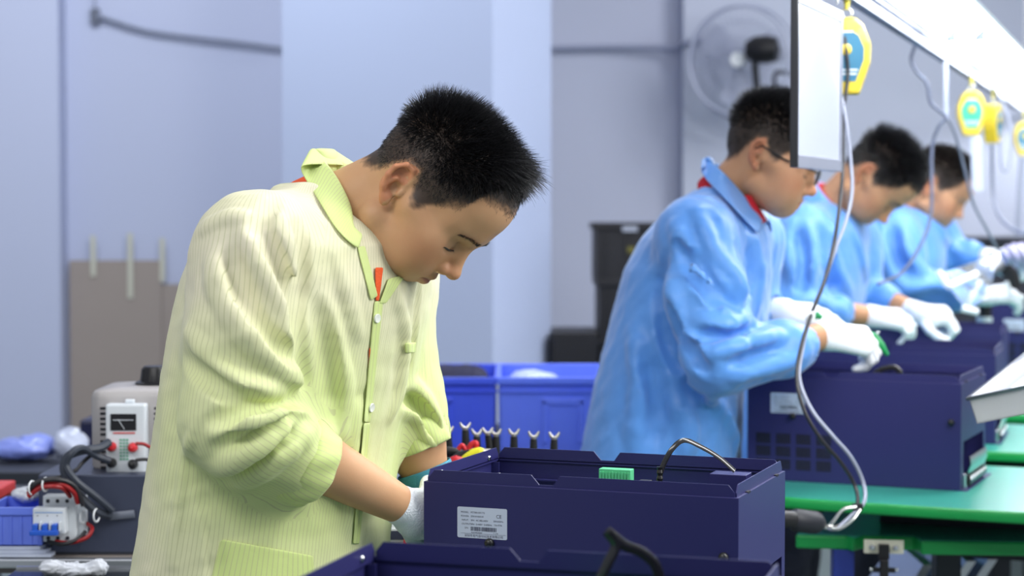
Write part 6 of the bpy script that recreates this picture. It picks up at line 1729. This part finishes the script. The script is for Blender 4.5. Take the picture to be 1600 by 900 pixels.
def build_blue(S):
    kY = S.get('kY', 1.0)
    P = lambda u, v, Y: PW(u, v, Y * kY)
    yaw = math.radians(S['yaw'])
    Yt = S['Yt']; nodes = [(P(u, v, Yt), a, b) for u, v, a, b in S['nodes']]
    root = empty('person', (float(nodes[2][0][0]), Yt * kY, 0)); root['label'] = S['label']; root['category'] = 'person'; root['group'] = 'workers in blue coats along the line'
    head = Head(P(*S['head'][:3]), math.radians(S['head'][3]), math.radians(S['head'][4]), S['head'][5] * (1 + (kY - 1) * .6)); hp = head.prims(chin=S.get('chin', (0.080, -0.076)))
    torso = loft(nodes, yaw, 0.03)
    N, Fr = S['near'], S['far']
    nk0 = P(*S['neck0']); nk1 = P(*S['neck1'])
    body = [loft([(n[0], n[1] * .8, n[2] * .78) for n in nodes[:-2]], yaw, 0.03), cone(nk0, nk1, 0.063, 0.050, 0.03), grp(hp, 0.016)]
    gl = []
    for A in (N, Fr):
        sh, el, wr = [P(*q) for q in (A['sh'], A['el'], A['wr'])]
        body += [cone(sh, el, 0.048, 0.040, 0.03), cone(el, wr, 0.041, 0.027, 0.02)]
        hd = nrm(np.array(A['hd'], float)); kw = dict(thumb_dir=A.get('td', (0.55, 0.75, -0.35)), thumb_curl=A.get('tc', 0.35))
        body += hand_prims(wr, hd, A['back'], A['th'], A['curl'], add=-0.0012, **kw)
        ax = nrm(wr - el)
        gl.append([cone(wr - ax * A.get('glv', 0.02), wr + ax * 0.02, 0.0300, 0.0280, 0.01)] + hand_prims(wr, hd, A['back'], A['th'], A['curl'], add=0.0020, **kw))
    finish_body(body, S.get('h', 0.0036), head, M_skin2, root)
    make_hair(head, hp[:6], root, S.get('hair', M_hair), n=S.get('nh', 9000), style='spiky', top_len=S.get('tl', 0.026), fringe=S.get('fr', 0.036), side_len=S.get('sl', 0.006), w=S.get('hw', 0.0010))
    if S.get('brows', True): make_brows(head, hp, root, M_hair)
    jk = [torso]; arms = []; cav = []
    for A in (N, Fr):
        sh, el, cf, wr = [P(*q) for q in (A['sh'], A['el'], A['cf'], A['wr'])]
        r = A.get('r', (0.072, 0.074, 0.062, 0.050)); mid = (sh + el) / 2; ax = nrm(cf - el); m2 = el + (cf - el) * 0.8
        cp = [cone(sh, mid, r[0], r[1], 0.04), cone(mid, el, r[1], r[2], 0.03), cone(el, m2, r[2], r[3], 0.03), cone(m2, cf, r[3], r[3] * 0.72, 0.015),
              cone(cf - ax * 0.02, cf + ax * 0.1, 0.031, 0.034, 0.004, -1)]
        sp = P(*A['yoke'])
        jk += [grp(cp, 0.03), cone(sp, sh, 0.055, r[0] * 0.95, 0.06)]; arms.append(([sh, el, cf], r[1]))
    fl_ = fold_lines([(k_, w_ * 0.85, h_ * 1.2, q_) for k_, w_, h_, q_ in S['folds']], jk)
    cav = [cone(nk0 - nrm(nk1 - nk0) * 0.02, nk1, 0.066, 0.080, 0.010, -1)]
    jo = garment('work_coat', jk + fl_ + cav, S.get('hj', 0.0055), M_blue, root, arms, torso, yaw, S.get('seed', 5), S.get('wr', 0.0020), it=1)
    if 'leaf' in S:
        mid_, out_ = S['leaf']; top_ = [(u + 8, v + 6) for u, v in mid_]
        leaf_collar(top_, mid_, out_, [body[1]], jk + fl_, torso, nk0, yaw, M_blue, jo, 0.003)
    else: ring_collar(nk0, nk1, yaw, M_blue, jo, s=S.get('cs', 1.0))
    for q in S.get('red', ()): patch('undershirt_front', q, [body[1]] + jk + fl_, 0.004, 0.002, M_red, root, 5, 8)
    ring_collar(nk0, nk1, yaw, M_red, root, r=0.052, s=0.9 if 'leaf' in S else 1.0, name='undershirt_collar', out=0.012, drop=1.15)
    for g in gl:
        v, f = polygonise(g, 0.0032); mesh_obj('glove', v, f, M_glove, root, smooth=True)
    legs(root, P(S['nodes'][0][0], 900, Yt), yaw, 0.86, M_trouser, M_shoe)
    return root, head, jo, jk

spec1 = dict(leaf=([(1107, 252), (1101, 254), (1112, 260), (1128, 274), (1142, 291), (1155, 309), (1168, 328), (1183, 350)], [(1099, 264), (1096, 272), (1103, 284), (1117, 300), (1132, 317), (1147, 334), (1163, 350), (1181, 368)]),
    red=([(1160, 305), (1170, 305), (1196, 346), (1184, 352)],),
    label='person in light blue work coat with black framed glasses, working at the vented navy case', yaw=-17, Yt=3.92,
    nodes=[(1018, 880, .175, .235), (1027, 790, .170, .23), (1034, 700, .160, .22), (1046, 600, .150, .215), (1078, 500, .158, .215), (1092, 420, .148, .205), (1104, 372, .130, .185),
           (1114, 335, .10, .145), (1122, 310, .075, .10), (1130, 297, .06, .078)],
    head=(1189, 246, 3.88, -10, 19, 1.0), neck0=(1137, 315, 3.90), neck1=(1172, 262, 3.88),
    near=dict(sh=(1088, 372, 3.74), el=(1122, 562, 3.64), cf=(1254, 540, 3.72), wr=(1290, 524, 3.77), yoke=(1112, 345, 3.82), hd=(0.95, 0.12, -0.16), back=(-0.1, -0.55, 0.8), th=-1,
              curl=[(0.7, 0.9, 0.5), (0.8, 1.0, 0.6), (0.9, 1.1, 0.6), (0.9, 1.1, 0.6)], glv=0.004, r=(0.072, 0.080, 0.066, 0.056)),
    far=dict(sh=(1168, 375, 4.08), el=(1160, 490, 4.10), cf=(1202, 486, 4.06), wr=(1213, 487, 4.05), yoke=(1140, 345, 4.0), hd=(0.97, -0.1, -0.1), back=(0.0, -0.4, 0.9), th=1,
             curl=[(0.25, 0.4, 0.3)] * 4, r=(0.068, 0.068, 0.056, 0.046)),
    folds=[(1, .018, .012, [(1055, 350), (1075, 400), (1105, 450), (1140, 490)]), (1, .015, .009, [(1090, 330), (1115, 390), (1148, 430), (1165, 460)]),
           (-1, .014, .010, [(1062, 385), (1085, 430), (1120, 475)]), (-1, .013, .010, [(1085, 400), (1115, 445), (1150, 480)]),
           (1, .018, .012, [(1045, 430), (1062, 500), (1095, 560)]), (-1, .016, .012, [(1050, 480), (1075, 540), (1105, 580)]),
           (1, .016, .012, [(1085, 500), (1130, 510), (1170, 500)]), (-1, .014, .012, [(1100, 525), (1140, 528), (1180, 518)]), (1, .016, .010, [(1110, 550), (1160, 540), (1215, 520)]),
           (-1, .013, .010, [(1140, 570), (1180, 555), (1225, 545)]), (1, .014, .008, [(1150, 590), (1200, 575), (1250, 560)]),
           (-1, .015, .012, [(1040, 400), (1030, 460), (1045, 540), (1075, 600)]), (1, .02, .008, [(990, 520), (1000, 600), (990, 690)]), (-1, .02, .007, [(1015, 560), (1030, 630), (1020, 700)]),
           (1, .02, .008, [(1060, 620), (1075, 670), (1070, 710)]), (1, .015, .007, [(1110, 620), (1140, 660), (1150, 700)]), (-1, .012, .008, [(1170, 380), (1175, 430), (1168, 480)]),
           (1, .012, .006, [(1185, 375), (1190, 430), (1185, 480)])])
spec2 = dict(label='person in light blue work coat with bowed head, second in the row of blue workers', yaw=-17, Yt=5.0, kY=1.04, h=0.0045, hj=0.007, nh=7000, hw=0.0015, cs=1.0, seed=8, chin=(0.074, -0.068),
    nodes=[(1225, 760, .19, .24), (1230, 690, .18, .235), (1240, 610, .17, .23), (1252, 530, .16, .22), (1262, 470, .152, .212), (1272, 410, .145, .205), (1282, 370, .125, .18),
           (1290, 342, .10, .145), (1296, 322, .075, .10), (1303, 310, .06, .078)],
    head=(1355, 275, 4.93, -15, 54, 1.0), neck0=(1306, 322, 4.98), neck1=(1340, 276, 4.94), tl=0.034, fr=0.05, sl=0.012,
    near=dict(sh=(1250, 368, 4.80), el=(1238, 478, 4.72), cf=(1318, 490, 4.76), wr=(1358, 494, 4.78), yoke=(1275, 350, 4.88), hd=(0.97, 0.1, -0.12), back=(-0.1, -0.5, 0.85), th=-1,
              curl=[(0.45, 0.8, 0.5), (0.5, 0.8, 0.5), (0.7, 0.9, 0.5), (0.7, 0.9, 0.5)], glv=0.0, r=(0.075, 0.078, 0.064, 0.052)),
    far=dict(sh=(1330, 375, 5.14), el=(1345, 455, 5.12), cf=(1392, 474, 5.06), wr=(1430, 488, 5.0), yoke=(1310, 350, 5.06), hd=(0.95, -0.15, -0.1), back=(-0.1, -0.4, 0.9), th=1,
             curl=[(0.9, 1.2, 0.8)] * 4, r=(0.07, 0.068, 0.056, 0.05)),
    folds=[(1, .018, .012, [(1235, 350), (1232, 400), (1245, 450)]), (1, .018, .011, [(1262, 350), (1270, 400), (1262, 450)]), (-1, .016, .012, [(1250, 370), (1255, 420), (1250, 455)]),
           (1, .016, .010, [(1300, 350), (1305, 410), (1330, 460)]), (-1, .016, .010, [(1285, 360), (1290, 420), (1310, 470)]), (1, .016, .010, [(1235, 480), (1270, 470), (1300, 480)]),
           (1, .015, .008, [(1330, 350), (1345, 400), (1355, 440)])])
spec3 = dict(label='person in light blue work coat at the far end of the row, dark brown hair', yaw=-17, Yt=5.95, h=0.006, hj=0.009, nh=5500, hw=0.0020, brows=False, hair=M_hairb, seed=12,
    nodes=[(1350, 700, .19, .24), (1358, 640, .18, .235), (1368, 570, .17, .23), (1385, 500, .16, .22), (1395, 450, .155, .215), (1405, 400, .145, .20), (1413, 368, .125, .18),
           (1420, 345, .10, .145), (1426, 330, .075, .10), (1430, 320, .06, .078)],
    head=(1456, 294, 5.90, -16, 30, 0.98), neck0=(1428, 336, 5.93), neck1=(1456, 300, 5.90), tl=0.024, fr=0.03,
    near=dict(sh=(1393, 372, 5.76), el=(1412, 448, 5.68), cf=(1515, 462, 5.66), wr=(1532, 462, 5.66), yoke=(1408, 355, 5.85), hd=(0.95, 0.1, 0.05), back=(-0.1, -0.5, 0.85), th=-1,
              curl=[(0.5, 0.8, 0.5)] * 4, r=(0.082, 0.084, 0.07, 0.055)),
    far=dict(sh=(1455, 365, 6.10), el=(1478, 400, 6.06), cf=(1528, 402, 6.0), wr=(1540, 402, 6.0), yoke=(1436, 352, 6.02), hd=(0.95, -0.1, 0.0), back=(-0.1, -0.4, 0.9), th=1,
             curl=[(0.6, 0.9, 0.5)] * 4, r=(0.07, 0.068, 0.06, 0.052)),
    folds=[(1, .022, .014, [(1375, 350), (1380, 400), (1400, 440)]), (1, .020, .012, [(1410, 360), (1420, 400), (1445, 430)]), (-1, .018, .014, [(1395, 360), (1402, 400), (1420, 435)]),
           (1, .018, .012, [(1420, 455), (1460, 445), (1500, 455)]), (1, .016, .010, [(1465, 350), (1480, 380), (1500, 395)])])
P1, head1, coat1, jk1 = build_blue(spec1); P2, head2, _, _ = build_blue(spec2); P3, head3, _, _ = build_blue(spec3)
# glasses of the nearest blue worker
g = MB()
for y in (-1, 1):
    ring = [head1.w(0.124 - 0.006 * abs(math.cos(t)) * 0 - 0.010 * (0.5 - 0.5 * math.cos(t) * 1) * 0.4, y * (0.033 + 0.026 * math.cos(t)), -0.002 + 0.017 * math.sin(t)) for t in np.linspace(0, 2 * math.pi, 24, endpoint=False)]
    g.tube(ring, 0.0013, 6, 0, closed=True)
    g.tube([head1.w(0.120, y * 0.059, 0.006), head1.w(0.112, y * 0.074, 0.008), head1.w(0.05, y * 0.081, 0.010), head1.w(-0.002, y * 0.082, 0.022), head1.w(-0.018, y * 0.080, 0.006)], [0.0022, 0.0024, 0.0022, 0.0018, 0.0016], 6)
g.tube([head1.w(0.124, -0.008, 0.004), head1.w(0.127, 0, 0.006), head1.w(0.124, 0.008, 0.004)], 0.0013, 6)
gf = g.build('eyeglasses', M_black, P1, smooth=True)
for y in (-1, 1):
    MB().prism([(0.024 * math.cos(t), 0.0155 * math.sin(t)) for t in np.linspace(0, 2 * math.pi, 20, endpoint=False)], -0.0008, 0.0008, 0,
               basis(head1.R[:, 1], head1.R[:, 2], head1.R[:, 0], head1.w(0.1222, y * 0.033, -0.002))).build('lens', M_lens, gf)
for r_ in (P1, P2, P3): settle(r_)
